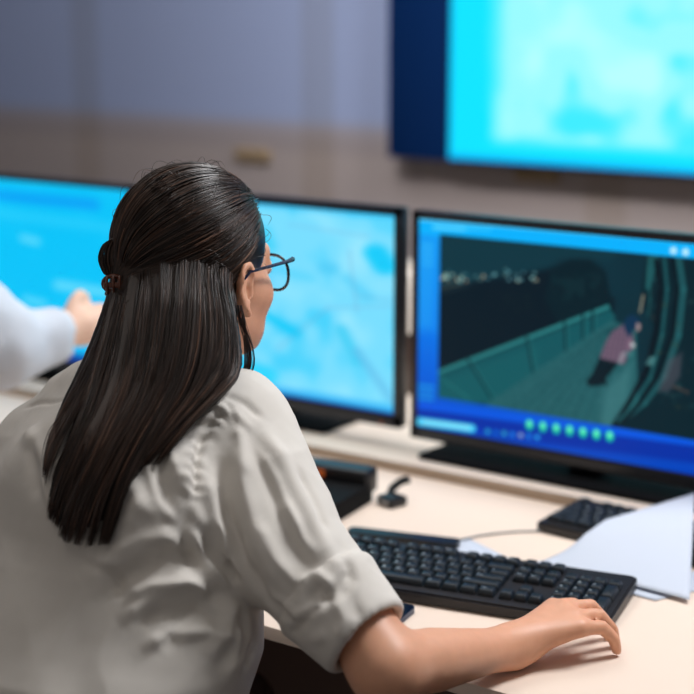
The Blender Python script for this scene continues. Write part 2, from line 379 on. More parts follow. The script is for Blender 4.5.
    fl = P((486, 404), (612, 320), (636, 330), (618, 445), (486, 425))
    for i in range(9):
        x = 494+i*15; pic = blend(pic, .35*Ln((x, 424), (604+i*2.5, 330), .7)*fl, (16, 66, 74))
    pic = pic+(n2[..., None]-.5)*12*fl[..., None]
    pic = blend(pic, .5*PS(.02, (606, 330), (630, 320), (634, 345), (612, 352)), (12, 60, 68))
    pic = blend(pic, .55*PS(.04, (604, 390), (632, 362), (628, 400), (610, 428), (600, 420)), (70, 128, 132))
    # right: curved doors and clutter
    pic = blend(pic, PS(.012, (646, 252), (700, 258), (700, 460), (610, 440), (640, 400), (655, 330), (640, 300)), (2, 34, 44))
    pic = blend(pic, .8*PS(.012, (648, 253), (660, 254), (650, 290), (645, 290)), (30, 96, 100))
    def arc(pts, w, c, a):
        nonlocal pic
        for p, q in zip(pts, pts[1:]): pic = blend(pic, a*Ln(p, q, w), c)
    arc([(656, 262), (660, 290), (656, 330), (646, 370), (630, 400), (612, 428)], 2.0, (1, 18, 28), .9)
    arc([(664, 258), (667, 290), (662, 335), (650, 378), (632, 405), (614, 432)], 1.2, (34, 104, 108), .7)
    arc([(678, 256), (683, 290), (678, 335), (664, 376), (644, 402), (620, 420)], 2.6, (30, 92, 98), .8)
    arc([(672, 256), (677, 290), (672, 335), (658, 376), (640, 402), (616, 428)], 1.6, (0, 20, 30), .9)
    arc([(648, 268), (650, 300), (648, 316)], .9, (34, 96, 98), .6)
    for i in range(34):
        x = 652+random.random()*40; y = 275+random.random()*130; c = random.choice([(24, 76, 84), (8, 52, 62), (60, 96, 96), (70, 70, 50), (90, 70, 60)])
        w = random.uniform(1.5, 5); pic = blend(pic, random.uniform(.2, .6)*PS(.01, (x, y), (x+w, y+1), (x+w-1, y+random.uniform(2, 6)), (x-1, y+3)), c)
    pic = blend(pic, .85*Ln((643, 296), (640, 312), .9), (150, 140, 120)); pic = blend(pic, .7*P((650, 356), (656, 357), (652, 366), (645, 364)), (90, 150, 150))
    pic = blend(pic, .6*PS(.02, (668, 360), (682, 352), (680, 376), (668, 392), (658, 390)), (88, 82, 92)); pic = blend(pic, .5*Ln((673, 386), (688, 392), 1), (120, 80, 70))
    # person: plaid coat, dark hood and trousers
    pic = blend(pic, P((600, 356), (606, 350), (618, 362), (606, 376), (602, 385), (590, 386), (586, 381), (592, 374)), (4, 28, 38))
    pic = blend(pic, P((609, 364), (619, 362), (606, 378), (607, 386), (601, 381)), (3, 24, 34))
    coat = P((624, 324), (632, 330), (634, 345), (628, 356), (624, 364), (600, 358), (605, 344), (612, 332))
    pic = blend(pic, coat, (104, 84, 104))
    for i in range(9):
        pic = blend(pic, .55*coat*Ln((598+i*4.5, 366), (606+i*4.5, 320), .45), (52, 48, 72)); pic = blend(pic, .5*coat*Ln((596, 326+i*5), (640, 332+i*5), .45), (146, 126, 138))
    pic = blend(pic, P((625, 319), (632, 314), (639, 319), (640, 327), (633, 330), (629, 338), (624, 328)), (8, 48, 78)); pic = blend(pic, .9*P((636, 323), (640.5, 324), (640, 330), (636, 332)), (170, 140, 140))
    pic = blend(pic, P((628, 336), (634, 344), (634, 348), (626, 350)), (120, 94, 116)); pic = blend(pic, P((631, 342), (635, 344), (634, 348), (630, 346)), (180, 190, 190))
    pic = blend(pic, .8*P((622, 352), (626, 352), (621, 364), (618, 362)), (150, 150, 160)); pic = blend(pic, .5*P((626, 351), (634, 351), (632, 357), (626, 357)), (60, 130, 130))
    x0, y0 = Q((441, 235))[0]; x1, y1 = Q((440, 397))[0]
    m_ = np.clip((U-x0)/.008+.5, 0, 1)*np.clip((Y-y0)/.008+.5, 0, 1)*np.clip((y1-Y)/.008+.5, 0, 1)*np.clip((.975*AS-U)/.008+.5, 0, 1)
    return blend(img, m_, np.clip(pic, 0, 255))
monitor('right-hand black monitor showing a dark security camera picture in a blue window', RX0, RX1, RZ0, RZ1, RY, raster(430, 250, cctv), RB, RC, 0, .27, -.035)

def mapscreen(X, Y, img):
    n = vnoise(X, Y, 7, 5, 11)*.6+vnoise(X, Y, 16, 11, 12)*.4
    img = np.array((120, 222, 255))*np.ones(X.shape+(1,)); img = blend(img, np.clip((n-.45)*2.2, 0, 1), (160, 234, 255)); img = blend(img, np.clip((.36-n)*5, 0, 1)*.8, (60, 208, 252))
    for a, b, w, c in (((.45, .55), (.62, .65), .02, (0, 200, 250)), ((.80, .60), (.86, .75), .022, (60, 205, 245)), ((.93, .20), (.96, .25), .045, (0, 200, 250)), ((.5, .15), (.52, .22), .03, (60, 210, 250)),
                       ((.82, .34), (.9, .42), .02, (90, 210, 250)), ((.4, .88), (.5, .9), .05, (40, 214, 255)), ((.86, .70), (.99, .92), .012, (100, 190, 235)), ((.5, .33), (.68, .36), .02, (90, 214, 252)), ((.74, .30), (.76, .3), .03, (80, 205, 248))):
        img = blend(img, .85*lmask(X, Y, a, b, w, .04), c)
    for a, b in (((.83, .2), (.86, .5)), ((.86, .42), (.99, .42)), ((.55, .75), (.75, .5)), ((.75, .5), (.98, .45)), ((.3, .7), (.5, 1)), ((.6, .1), (.9, .12))): img = blend(img, .35*lmask(X, Y, a, b, .005, .01), (120, 175, 215))
    img = blend(img, np.clip((.035-Y)/.03, 0, 1), (40, 190, 245)); img = blend(img, np.clip((Y-.93)/.03, 0, 1), (60, 190, 250)); img = blend(img, np.clip((Y-.972)/.02, 0, 1), (0, 50, 150))
    return img
monitor('middle black monitor with a pale cyan map, directly in front of the woman', -1.995, -1.424, .803, 1.173, 2.15, raster(170, 110, mapscreen), .014, .022)
def leftscreen(X, Y, img):
    n = vnoise(X, Y, 9, 7, 21); img = np.array((0, 196, 250))*np.ones(X.shape+(1,)); img = blend(img, np.clip(n-.5, 0, 1)*.6, (30, 205, 255))
    img = blend(img, .7*lmask(X, Y, (.05, .10), (.83, .10), .025, .05), (0, 140, 245)); img = blend(img, .5*lmask(X, Y, (.3, .2), (.98, .22), .03, .05), (60, 210, 255))
    for a, b, w in (((.66, .57), (.88, .575), .028), ((.5, .33), (.56, .34), .02), ((.5, .68), (.58, .69), .02)): img = blend(img, .8*lmask(X, Y, a, b, w, .03), (110, 222, 255))
    return blend(img, np.clip((Y-.93)/.03, 0, 1), (0, 70, 170))
monitor('left-hand black monitor with a bright blue screen, partly behind the raised hand', -2.60, -2.012, .80, 1.170, 2.15, raster(120, 80, leftscreen), .010, .02)

# wall display: navy side panel and bright cyan picture
wd = empty('wall_display', (-1.562, 3.4, 1.10), 'large bright cyan display with a dark navy left strip on the back wall', 'wall screen')
MB().box((-.69, -.07, .018), (-.50, 0, 1.2), .004).build('side_panel', 'navy', wd)
MB().box((-.512, -.075, .014), (.75, 0, .92), .006).build('housing', 'bezel', wd)
def tvs(X, Y, img):
    n = vnoise(X, Y, 12, 8, 31)*.6+vnoise(X, Y, 26, 18, 32)*.4
    img = np.array((0, 225, 255))*np.ones(X.shape+(1,)); e = np.clip((X-.07-.02*n)/.05, 0, 1)*np.clip((.955-Y)/.03, 0, 1)
    img = blend(img, e, (150, 246, 255)); img = blend(img, e*np.clip((.42-n)*5, 0, 1), (60, 232, 255)); img = blend(img, np.clip((n-.58)*4, 0, 1)*e, (180, 252, 255))
    return blend(img, np.clip(np.maximum((.012-X)/.012, (Y-.975)/.02), 0, 1), (0, 150, 240))
screen_mesh('screen', raster(160, 110, tvs), -.505, .743, .024, .913, -.0765, 'scr_tv', wd)
for x, lb in ((-2.735, 'small ochre plate on the grey wall above the woman\'s head'), (-1.86, 'small ochre plate on the wall just beneath the cyan display')):
    t = empty('wall_plate', (x, 3.4, 1.075), lb, 'wall plate', 0, 'ochre wall plates')
    MB().box((-.06, -.012, 0), (.06, 0, .034), .004).build('plate', 'brass', t); MB().box((-.05, -.016, .012), (-.01, -.011, .028), .002).box((.01, -.016, .012), (.05, -.011, .028), .002).build('socket', 'brass', t)
t = empty('bottle', (-1.643, 2.5, DZ), 'white-topped bottle seen through the gap between two monitors', 'bottle')
MB().lathe([(.034, 0), (.036, .004), (.036, .12), (.03, .135)]).build('bottle_body', 'brownpl', t); MB().lathe([(.037, .137), (.037, .235), (.03, .25), (.014, .256), (.014, .27)]).build('bottle_top', 'whitepl', t)

# ------------------------------------------------------------ keyboards
U1 = .01905
ROWS = [(0, [(1.25, 'Ctrl'), (1.25, ''), (1.25, 'Alt'), (6.25, ''), (1.25, 'Alt'), (1.25, ''), (1.25, ''), (1.25, 'Ctrl'), -.25, (1, ''), (1, ''), (1, ''), -.25, (2, '0'), (1, '.')]),
 (1, [(2.25, 'Shift')]+[(1, c) for c in 'ZXCVBNM,./']+[(2.75, 'Shift'), -1.25, (1, ''), -1.25, (1, '1'), (1, '2'), (1, '3')]),
 (2, [(1.75, 'Caps')]+[(1, c) for c in "ASDFGHJKL;'"]+[(2.25, 'Enter'), -3.5, (1, '4'), (1, '5'), (1, '6')]),
 (3, [(1.5, 'Tab')]+[(1, c) for c in 'QWERTYUIOP[]']+[(1.5, '\\'), -.25, (1, 'Del'), (1, 'End'), (1, ''), -.25, (1, '7'), (1, '8'), (1, '9')]),
 (4, [(1, c) for c in '`1234567890-=']+[(2, ''), -.25, (1, 'Ins'), (1, ''), (1, ''), -.25, (1, ''), (1, '/'), (1, '*'), (1, '-')]),
 (5.35, [(1, 'Esc'), -1]+[(1, 'F%d' % i) for i in (1, 2, 3, 4)]+[-.5]+[(1, 'F%d' % i) for i in (5, 6, 7, 8)]+[-.5]+[(1, 'F%d' % i) for i in (9, 10, 11, 12)]+[-.25, (1, ''), (1, ''), (1, '')])]
def glyph(s, size):
    c = bpy.data.curves.new('glyph', 'FONT'); c.body = s; c.size = size; c.resolution_u = 1; o = bpy.data.objects.new('glyph', c); COL.objects.link(o)
    dg = bpy.context.evaluated_depsgraph_get(); dg.update(); me = bpy.data.meshes.new_from_object(o.evaluated_get(dg)); bpy.data.objects.remove(o)
    return me
KM = {}
def key_mesh(w, d, s):
    k = (w, d, s)
    if k in KM: return KM[k]
    bm = bmesh.new(); W = w*U1-.0012; D = d*U1-.0012; prof = [(0, 0), (.0002, .003), (.0022, .0078), (.0032, .0084)]
    rings = []
    for ins, z in prof: rings.append([bm.verts.new((x, y+(.0006 if z > .005 else 0), z)) for x, y in rrect(.0006+ins, .0006+ins*.8, W-ins, D-ins*1.0, .0012, 2)])
    for A, B in zip(rings, rings[1:]):
        for i in range(len(A)): bm.faces.new((A[i], A[(i+1) % len(A)], B[(i+1) % len(A)], B[i]))
    cen = bm.verts.new((W/2, D/2, .0079)); A = rings[-1]
    for i in range(len(A)): bm.faces.new((A[i], A[(i+1) % len(A)], cen))
    if s:
        g = glyph(s, .0062 if len(s) == 1 else .0038); n0 = len(bm.verts); bm.from_mesh(g); bm.verts.ensure_lookup_table(); bm.verts.index_update()
        for v in bm.verts[n0:]: v.co = Vector((v.co.x+.0045, v.co.y+D-.0095, .00865))
        for f in bm.faces:
            if all(v.index >= n0 for v in f.verts): f.material_index = 1
        for v in bm.verts[n0:]: v.co.z = .0086
    me = bpy.data.meshes.new('key'); bm.to_mesh(me); bm.free(); me.materials.append(M['key']); me.materials.append(M['legend']); KM[k] = me
    return me
def keyboard(x, y, rz, label, tilt=3.0, ncap=100, rowmax=9):
    t = empty('computer_keyboard', (x, y, DZ), label, 'keyboard', rz, 'black keyboards on the desk')
    Wd, Dp = 22.5*U1+.018, 6.35*U1+.030; tl = Matrix.Rotation(radians(tilt), 4, 'X')
    MB().prism(rrect(0, 0, Wd, Dp, .008), .002, .014, f=lambda p: tl @ p).prism(rrect(.003, .003, Wd-.003, Dp-.003, .007), .014, .0165, f=lambda p: tl @ p).build('case', 'kbody', t)
    for fx in (.03, Wd-.05): MB().box((fx, Dp-.02, 0), (fx+.02, Dp-.012, .010), .001).build('foot', 'kbody', t)
    n = 0; rest = bmesh.new(); ks = []
    for r, row in ROWS:
        cx = 0
        for e in row:
            if isinstance(e, (int, float)): cx += -e; continue
            ks.append((cx, r, e[0], 1, e[1])); cx += e[0]
    ks += [(21.5, 0, 1, 2, ''), (21.5, 2, 1, 2, '')]
    for cx, r, w, d, s in ks:
        mt = tl @ Matrix.Translation((.009+cx*U1, .018+r*U1, .0165))
        if n < ncap:
            o = link('key', key_mesh(w, d, s), None, t, True, 40); o.matrix_local = mt; n += 1
        else:
            me = key_mesh(w, d, ''); k0 = len(rest.verts); rest.from_mesh(me); rest.verts.ensure_lookup_table()
            for v in rest.verts[k0:]: v.co = mt @ v.co
    me = bpy.data.meshes.new('function_keys'); rest.to_mesh(me); rest.free(); o = link('function_keys', me, 'key', t); o['kind'] = 'stuff'
    MB().prism(rrect(.30, .126, .335, .131, .001), .0166, .0169, f=lambda p: tl @ p).build('pale_strip', 'legend', t)  # small pale strip on the case top
    return t
keyboard(-1.236, 1.573, radians(12), 'black full-size keyboard nearest the camera, under the woman\'s right hand')
k2 = keyboard(-1.060, 1.955, radians(-3), 'black keyboard further back, below the security camera monitor beside loose papers', 2); k2.scale = (1, .84, .9)
MB_ = MB().tube([(-1.128, 1.848, .7525), (-1.112, 1.885, .7525), (-1.095, 1.912, .7525), (-1.075, 1.935, .7525), (-1.05, 1.955, .7525)], .0016, 6)
tag(MB_.build('keyboard_cable', 'cable'), 'thin grey cable curving across the desk towards the further keyboard', 'cable')

# slim case behind the keyboard
t = empty('slim_case', (-1.262, 1.752, DZ), 'slim flat black case lying directly behind the near keyboard', 'case', radians(16))
MB().prism(rrect(0, .022, .165, .048, .008), 0, .005).build('case_bottom', 'black', t)
MB().prism(rrect(.0005, .0225, .1645, .0475, .008), .0055, .009).build('case_lid', 'black', t)

# papers
def sheet(pts, n, m=3, th=.0004, liney=None, name='paper_sheet', label='', group='loose white papers on the desk', rows=0):
    # pts: 4 corners a,b,c,d (a->b near edge) with optional curl function
    a, b, c, d = [Vector(p) for p in pts]; bm = bmesh.new(); g = []
    for j in range(n+1):
        v = j/n; g.append([bm.verts.new((a.lerp(b, i/n)).lerp(d.lerp(c, i/n), v)+Vector((0, 0, liney(i/n, v) if liney else 0))) for i in range(n+1)])
    for j in range(n):
        for i in range(n):
            f = bm.faces.new((g[j][i], g[j][i+1], g[j+1][i+1], g[j+1][i]))
            if rows and 2 < i < n-2 and j % 3 == 1 and 3 < j < n-3 and (i*7+j*3) % 11 > 1: f.material_index = 1
    me = bpy.data.meshes.new(name); bm.to_mesh(me); bm.free(); o = link(name, me, ['paper', 'print'])
    so = o.modifiers.new('thickness', 'SOLIDIFY'); so.thickness = th
    return tag(o, label, 'paper', group)
z = DZ+.0006
L3 = lambda x, y, zz: tuple(at_z(x, y, zz))
sheet([(-1.150, 1.775, z), (-1.025, 1.790, z), L3(511, 559, z), L3(466, 537, z)], 4, label='flat white sheet pushed under the back of the near keyboard')
sheet([(-1.005, 1.815, z+.001), (-.80, 1.80, z+.001), (-.74, 1.93, z+.001), (-.955, 1.925, z+.001)], 12, label='white sheet lying flat behind the right end of the near keyboard')
sheet([(-.985, 1.835, z+.004), (-.76, 1.815, z+.006), L3(694, 508, .772), L3(586, 541, .757)], 24, liney=lambda u, v: .023*min(1, v*1.6)*min(1, u*7), label='curled white sheet rising over the corner of the far keyboard')

# smartphone by the elbow
t = empty('smartphone', (-1.098, 1.548, DZ), 'dark glossy smartphone lying on the desk beside the woman\'s elbow', 'phone', radians(99))
MB().prism(rrect(-.036, -.075, .036, .075, .010), 0, .0075).build('phone_body', 'phonerim', t)
MB().prism(rrect(-.0345, -.0735, .0345, .0735, .009), .0075, .0082).build('phone_screen', 'phoneglass', t)

# desk phone and gadget
t = empty('desk_phone', (-1.408, 1.868, DZ), 'black desk phone with a small orange display, just beyond the woman\'s sleeve', 'phone', radians(8))
MB().prism(rrect(-.08, -.075, .085, .07, .02), 0, .030).build('phone_base', 'matt', t)
o = MB().box((-.08, .035, .012), (.085, .075, .052), .006, 3).build('display_housing', 'black', t)
MB().box((-.022, .0335, .034), (.012, .0355, .046), .001).build('display', 'orange', t)
hs = MB().tube([(-.06, -.075, .045), (-.06, -.045, .05), (-.06, -.01, .052), (-.06, .02, .05)], [.018, .013, .013, .017], 14).build('handset', 'black', t)
kb0 = None
for i in range(4):
    for j in range(3):
        if kb0 is None: kb0 = MB().box((-.007, -.005, 0), (.007, .005, .005), .0015).build('phone_button', 'key', t); o = kb0
        else: o = kb0.copy(); COL.objects.link(o)
        o.location = (-.02+j*.024, -.055+i*.018, .0295)
t = empty('card_reader', (-1.308, 1.945, DZ), 'small dark gadget on a thick bent cord, right of the desk phone', 'card reader', radians(-15))
MB().box((-.005, -.022, 0), (.030, .012, .016), .004).build('reader_body', 'black', t); MB().box((.003, -.0232, .005), (.024, -.0215, .011), .001).build('reader_slot', 'cable', t)
MB().tube([(.0, .0, .010), (-.004, .010, .020), (.002, .022, .030), (.012, .030, .034)], .0065, 8).build('cord', 'black', t)

# ------------------------------------------------------------ the woman
H = V(-1.225, 1.414, 1.188)
def mir(p, s): return (p[0]*s, p[1], p[2])
def head_sdf(P):
    Q = P-H
    d = ell(Q, (0, -.008, .032), (.073, .088, .082))
    d = smin(d, ell(Q, (0, .035, -.028), (.058, .056, .078)), .03)
    d = smin(d, ell(Q, (0, .040, -.068), (.043, .045, .034)), .03)
    for s in (-1, 1):
        d = smin(d, cap(Q, (s*.047, .008, -.055), (s*.012, .076, -.090), .016, .014), .025)
        d = smin(d, cap(Q, (s*.041, .058, -.030), (s*.05, .02, -.02), .020, .018), .02)
    d = smin(d, cap(Q, (-.034, .080, .018), (.034, .080, .018), .010), .015)
    for s in (-1, 1): d = smax(d, -ell(Q, (s*.031, .098, -.002), (.016, .016, .011)), .008)
    d = smin(d, cap(Q, (0, .090, .010), (0, .110, -.030), .006, .010), .012)
    for s in (-1, 1): d = smin(d, ell(Q, (s*.011, .100, -.034), (.008, .011, .007)), .008)
    for s in (-1, 1):
        d = smin(d, ell(Q, (s*.031, .083, -.002), (.0125, .0125, .0125)), .003)
        d = smin(d, cap(Q, (s*.020, .089, .006), (s*.043, .083, .006), .003), .004)
    d = smin(d, cap(Q, (-.017, .088, -.055), (.017, .088, -.055), .006, .006), .006); d = smin(d, cap(Q, (-.014, .087, -.065), (.014, .087, -.065), .0065), .006)
    d = smax(d, -cap(Q, (-.022, .097, -.0600), (.022, .097, -.0600), .0018), .003)
    # neck
    d = smin(d, chain(Q, [V(0, -.012, -.055), V(0, -.040, -.12), V(0, -.06, -.17)], [.050, .050, .056]), .03)
    # ears
    for s in (-1, 1):
        c = V(s*.0775, -.010, -.012); an = radians(10); R = np.array([[cos(an), -sin(an)*s, 0], [sin(an)*s, cos(an), 0], [0, 0, 1]])
        L = (Q-c)@R  # ear frame: x outwards, y forwards
        e = ell(L, (0, -.002, 0), (.005, .016, .029)); rim = None
        pts = [V(s*.004, .012, .004), V(s*.006, .012, .020), V(s*.007, .004, .030), V(s*.008, -.010, .029), V(s*.008, -.019, .016), V(s*.007, -.018, -.002), V(s*.006, -.010, -.018), V(s*.004, .002, -.028)]
        rim = chain(L, pts, [.0035, .0040, .0042, .0044, .0042, .0040, .0042, .0060])
        inner = chain(L, [V(s*.005, -.002, .018), V(s*.006, -.009, .006), V(s*.006, -.006, -.010), V(s*.005, .003, -.016)], [.002, .003, .003, .003])
        e = smax(e, -ell(L, (s*.010, .003, -.003), (.010, .008, .011)), .004); e = smin(e, rim, .004); e = smin(e, inner, .004)
        e = smin(e, ell(L, (s*.004, .012, -.006), (.004, .004, .006)), .004)
        d = smin(d, e, .007)
    return d
# arm joints
SHR = at_d(243, 440, 1.80); ELR = at_d(386, 668, 1.665); WRR = V(-.846, 1.506, .777); WR2 = WRR
SHL = V(-1.370, 1.31, .962); ELL = V(-1.50, 1.30, .80); WRL = V(-1.47, 1.50, .785)
def hand_pts(W, yaw, s, curl=.55):
    # palm down over keys: returns list of chains; s=+1 right hand
    f = V(cos(yaw), sin(yaw), 0); l = V(-sin(yaw), cos(yaw), 0)*s   # l: towards the thumb side
    z = V(0, 0, 1); out = []
    kn = []
    for i, (off, L, lift) in enumerate(((.030, .040, .022), (.010, .045, .026), (-.010, .042, .023), (-.028, .034, .017))):
        k = W+f*(.088-.004*abs(i-1))+l*off+z*lift; kn.append(k)
        dirf = (f+l*(.10-.07*i)); a = k+dirf*L*.85-z*.004; b = a+dirf*L*.50-z*L*.50; c = b+dirf*L*.16-z*L*.48
        out.append(([k, a, b, c], [.0095, .0086, .0076, .0066]))
    th0 = W+f*.022+l*.026-z*.004; th1 = th0+f*.034+l*.026-z*.004; th2 = th1+f*.028+l*.006-z*.004; th3 = th2+f*.02-l*.004-z*.003
    out.append(([th0, th1, th2, th3], [.014, .011, .0095, .0080]))
    return kn, out, f, l
def hand_sdf(P, W, yaw, s):
    kn, ch, f, l = hand_pts(W, yaw, s); d = None
    for k in kn:
        e = cap(P, W+(k-W)*.05, k, .017, .0108); d = e if d is None else smin(d, e, .014)
    for pts, rs in ch: d = smin(d, chain(P, pts, rs), .005)
    return d
YR = radians(66)
def arm_sdf(P, S, E, W, yaw, s):
    d = smin(cap(P, S, E, .046, .037), chain(P, [E, E+(W-E)*.35, W], [.036, .035, .0215]), .02)
    d = smin(d, cap(P, W-(W-E)*.1, W+V(cos(yaw), sin(yaw), 0)*.02, .022, .021), .012)
    return smin(d, hand_sdf(P, W, yaw, s), .016)
YL = radians(84)
def torso_r(z):   # centre y, half width, half depth of the body by height
    zs = [.42, .50, .60, .70, .80, .90, .98, 1.02, 1.06]
    cy = np.interp(z, zs, [1.13, 1.13, 1.15, 1.18, 1.22, 1.265, 1.295, 1.31, 1.325]); a = np.interp(z, zs, [.185, .19, .165, .15, .158, .172, .165, .135, .07]); b = np.interp(z, zs, [.125, .125, .11, .105, .11, .115, .10, .085, .05])
    return cy, a, b
CX = -1.232
def torso_sdf(P, grow=0., s=1.):
    z = np.clip(P[:, 2], .42, 1.06); cy, a, b = torso_r(z); a = (a+grow)*s; b = (b+grow)*s
    k = np.sqrt(((P[:, 0]-CX)/a)**2+((P[:, 1]-cy)/b)**2); g = (k-1)*np.minimum(a, b)*1.05
    return g
def body_sdf(P):
    d = smax(torso_sdf(P, -.016), np.maximum(P[:, 2]-1.05, .44-P[:, 2]), .03)
    d = smin(d, cap(P, (CX, 1.335, 1.03), (CX, 1.365, 1.10), .055, .050), .03)
    d = smin(d, cap(P, SHR, (CX, 1.31, 1.02), .05, .05), .03); d = smin(d, cap(P, SHL, (CX, 1.31, 1.02), .05, .05), .03)
    d = smin(d, arm_sdf(P, SHR, ELR, WRR, YR, 1), .02); d = smin(d, arm_sdf(P, SHL, ELL, WRL, YL, -1), .02)
    for s in (-1, 1):
        hip = V(CX+s*.09, 1.14, .50); kn = V(CX+s*.12, 1.60, .52); an = V(CX+s*.12, 1.55, .09); toe = V(CX+s*.125, 1.70, .035)
        d = smin(d, chain(P, [hip, kn], [.085, .055]), .04); d = smin(d, chain(P, [kn, an], [.053, .035]), .02); d = smin(d, chain(P, [an-V(0, .03, .04), toe], [.032, .022]), .02)
    return smin(d, head_sdf(P), .02)
def head_zone(P): return body_sdf(P)
wm = empty('person', (CX, 1.15, 0), 'woman with long dark hair and pale shirt, seated with her back to us', 'person')
def wlink(name, v, f, m, parent=wm, smooth=True):
    return link(name, to_mesh(name, np.asarray(v)-np.array(wm.location), f), m, parent, smooth)
v, f = nets(body_sdf, (-1.75, .93, -.01), (-.62, 1.86, 1.33), .0042)
v = smoothv(v, f, 2, .4)
body = wlink('body', v, f, 'skin')

# shirt
SA = at_d(232, 428, 1.82); CUF = at_d(366, 637, 1.675); MIDS = at_d(286, 548, 1.735)
AX = (ELR-SA)/np.linalg.norm(ELR-SA)
def shirt_sdf(P):
    d = torso_sdf(P, .012+.044*np.clip((.93-P[:, 2])/.13, 0, 1)**1.3)
    d = smax(d, P[:, 2]-1.075, .02); d = np.maximum(d, .50-P[:, 2])
    # shoulders and yoke
    d = smin(d, chain(P, [V(CX+.0, 1.315, 1.045), V(CX+.10, 1.33, 1.035), SA+V(0, 0, -.004)], [.062, .056, .060]), .03)
    d = smin(d, chain(P, [V(CX, 1.315, 1.045), V(CX-.09, 1.315, 1.02), SHL], [.062, .054, .060]), .03)
    d = smin(d, ell(P, (CX+.02, 1.25, .95), (.15, .10, .11)), .04)
    d = smin(d, chain(P, [SHL, ELL], [.062, .056]), .03)
    # right sleeve, wide, then the rolled cuff
    sl = chain(P, [SA, MIDS, CUF-(CUF-MIDS)*.35], [.066, .063, .050])
    d = smin(d, sl, .022)
    ca = CUF-MIDS; ca = ca/np.linalg.norm(ca); q = P-CUF; t = q@ca; rad = np.linalg.norm(q-t[:, None]*ca, axis=1)
    cuff = smax(rad-(.0495+.13*np.clip(-t, 0, .08)), np.maximum(t-.001, -t-.068), .004)
    d = np.where(t > -.03, np.maximum(d, np.where(rad < .12, t+.004, -1)), d)
    d = smin(d, cuff, .0015)
    hole = np.maximum(rad-.0405, -t-.045); d = np.maximum(d, -np.where(rad < .12, hole, 1))
    # collar
    c0 = V(CX, 1.345, 1.062); c1 = V(CX, 1.368, 1.105); ax = (c1-c0)/np.linalg.norm(c1-c0); q = P-c0; t = q@ax; rd = np.linalg.norm(q-t[:, None]*ax, axis=1)
    col = np.maximum(np.abs(rd-(.066+.05*np.clip(.03-t, 0, .1)))-.0035, np.maximum(t-.034, -t-.03)); d = smin(d, col, .010)
    d = np.maximum(d, -np.maximum(rd-.058, -t-.035))
    return d
v, f = nets(shirt_sdf, (-1.75, .95, .48), (-.78, 1.50, 1.14), .0034)
v = smoothv(v, f, 3, .5); N = normals(v, f)
bvh0 = BVHTree.FromPolygons([tuple(p) for p in v], [tuple(q) for q in f])
def hit(x, y, bv):
    r = ray(x, y); r = r/np.linalg.norm(r); h = bv.ray_cast(Vector(CAM), Vector(r)); return None if h[0] is None else V(*h[0])
disp = np.zeros(len(v)); front = (N@FW) < .25
def fold(pts, w, h, sharp=1.0):
    global disp
    W = [hit(x, y, bvh0) for x, y in pts]; W = [p for p in W if p is not None]
    if len(W) < 2: return
    L = np.cumsum([0]+[np.linalg.norm(b-a) for a, b in zip(W, W[1:])]); best = np.full(len(v), 1e9); tt = np.zeros(len(v))
    for i in range(len(W)-1):
        ab = W[i+1]-W[i]; t = np.clip(((v-W[i])@ab)/(ab@ab), 0, 1); dd = np.linalg.norm(v-W[i]-t[:, None]*ab, axis=1); u_ = dd < best
        best = np.where(u_, dd, best); tt = np.where(u_, (L[i]+t*(L[i+1]-L[i]))/L[-1], tt)
    fade = np.clip(np.minimum(tt, 1-tt)*5+.15, 0, 1)
    disp += h*1.25*np.exp(-(best/w)**2)*fade*front
FOLDS = [
 # upper arm: long drapes from the shoulder down the sleeve
 ([(232, 440), (246, 490), (262, 545), (292, 600)], .009, .006), ([(216, 455), (224, 500), (240, 550), (262, 590)], .008, -.007), ([(250, 430), (268, 480), (292, 540), (318, 585)], .010, -.0045),
 ([(262, 430), (288, 475), (312, 525), (340, 575)], .010, .005), ([(204, 478), (214, 520), (232, 560)], .008, .006), ([(236, 425), (243, 450), (250, 480)], .006, .004),
 ([(280, 500), (300, 540), (318, 560)], .007, .004), ([(300, 585), (318, 575), (333, 590)], .006, .005), ([(308, 600), (322, 590), (328, 605)], .006, -.005), ([(270, 590), (300, 615), (325, 612)], .006, .004),
 ([(250, 560), (275, 600), (300, 620)], .006, -.004), ([(345, 560), (352, 580), (340, 600)], .005, -.004),
 # cuff creases
 ([(322, 606), (305, 620), (294, 632)], .004, -.006), ([(349, 572), (336, 590), (324, 606)], .004, -.005), ([(335, 600), (345, 620), (340, 640)], .006, .003), ([(352, 595), (358, 615), (350, 640)], .006, -.003), ([(310, 640), (325, 635), (340, 650)], .006, .003),
 # armhole seam
 ([(236, 408), (214, 420), (202, 440), (195, 465), (193, 500)], .004, -.0035), ([(228, 405), (206, 420), (194, 440), (188, 465), (186, 495)], .005, .003),
 # back: diagonal pulls from the armpit
 ([(186, 440), (176, 470), (186, 505), (206, 540)], .010, .007), ([(176, 480), (190, 520), (214, 560)], .008, -.006), ([(160, 440), (158, 480), (170, 520), (196, 560)], .010, -.005),
 ([(205, 545), (165, 535), (125, 550), (85, 580)], .011, .007), ([(210, 560), (170, 556), (135, 572), (100, 600)], .010, -.007), ([(215, 575), (180, 580), (150, 600), (120, 625)], .011, .006),
 ([(225, 590), (200, 605), (175, 630), (160, 650)], .010, -.006), ([(235, 600), (222, 630), (205, 660)], .010, .006), ([(130, 500), (150, 510), (175, 520)], .010, .004), ([(110, 560), (140, 545), (170, 548)], .007, -.003),
 ([(60, 470), (40, 450), (28, 430)], .010, .004), ([(40, 500), (36, 470), (34, 440)], .010, -.004), ([(232, 610), (245, 640), (240, 670)], .008, -.004),
 ([(255, 600), (245, 640), (225, 680)], .008, .005), ([(130, 480), (140, 500), (130, 530)], .009, .003)]
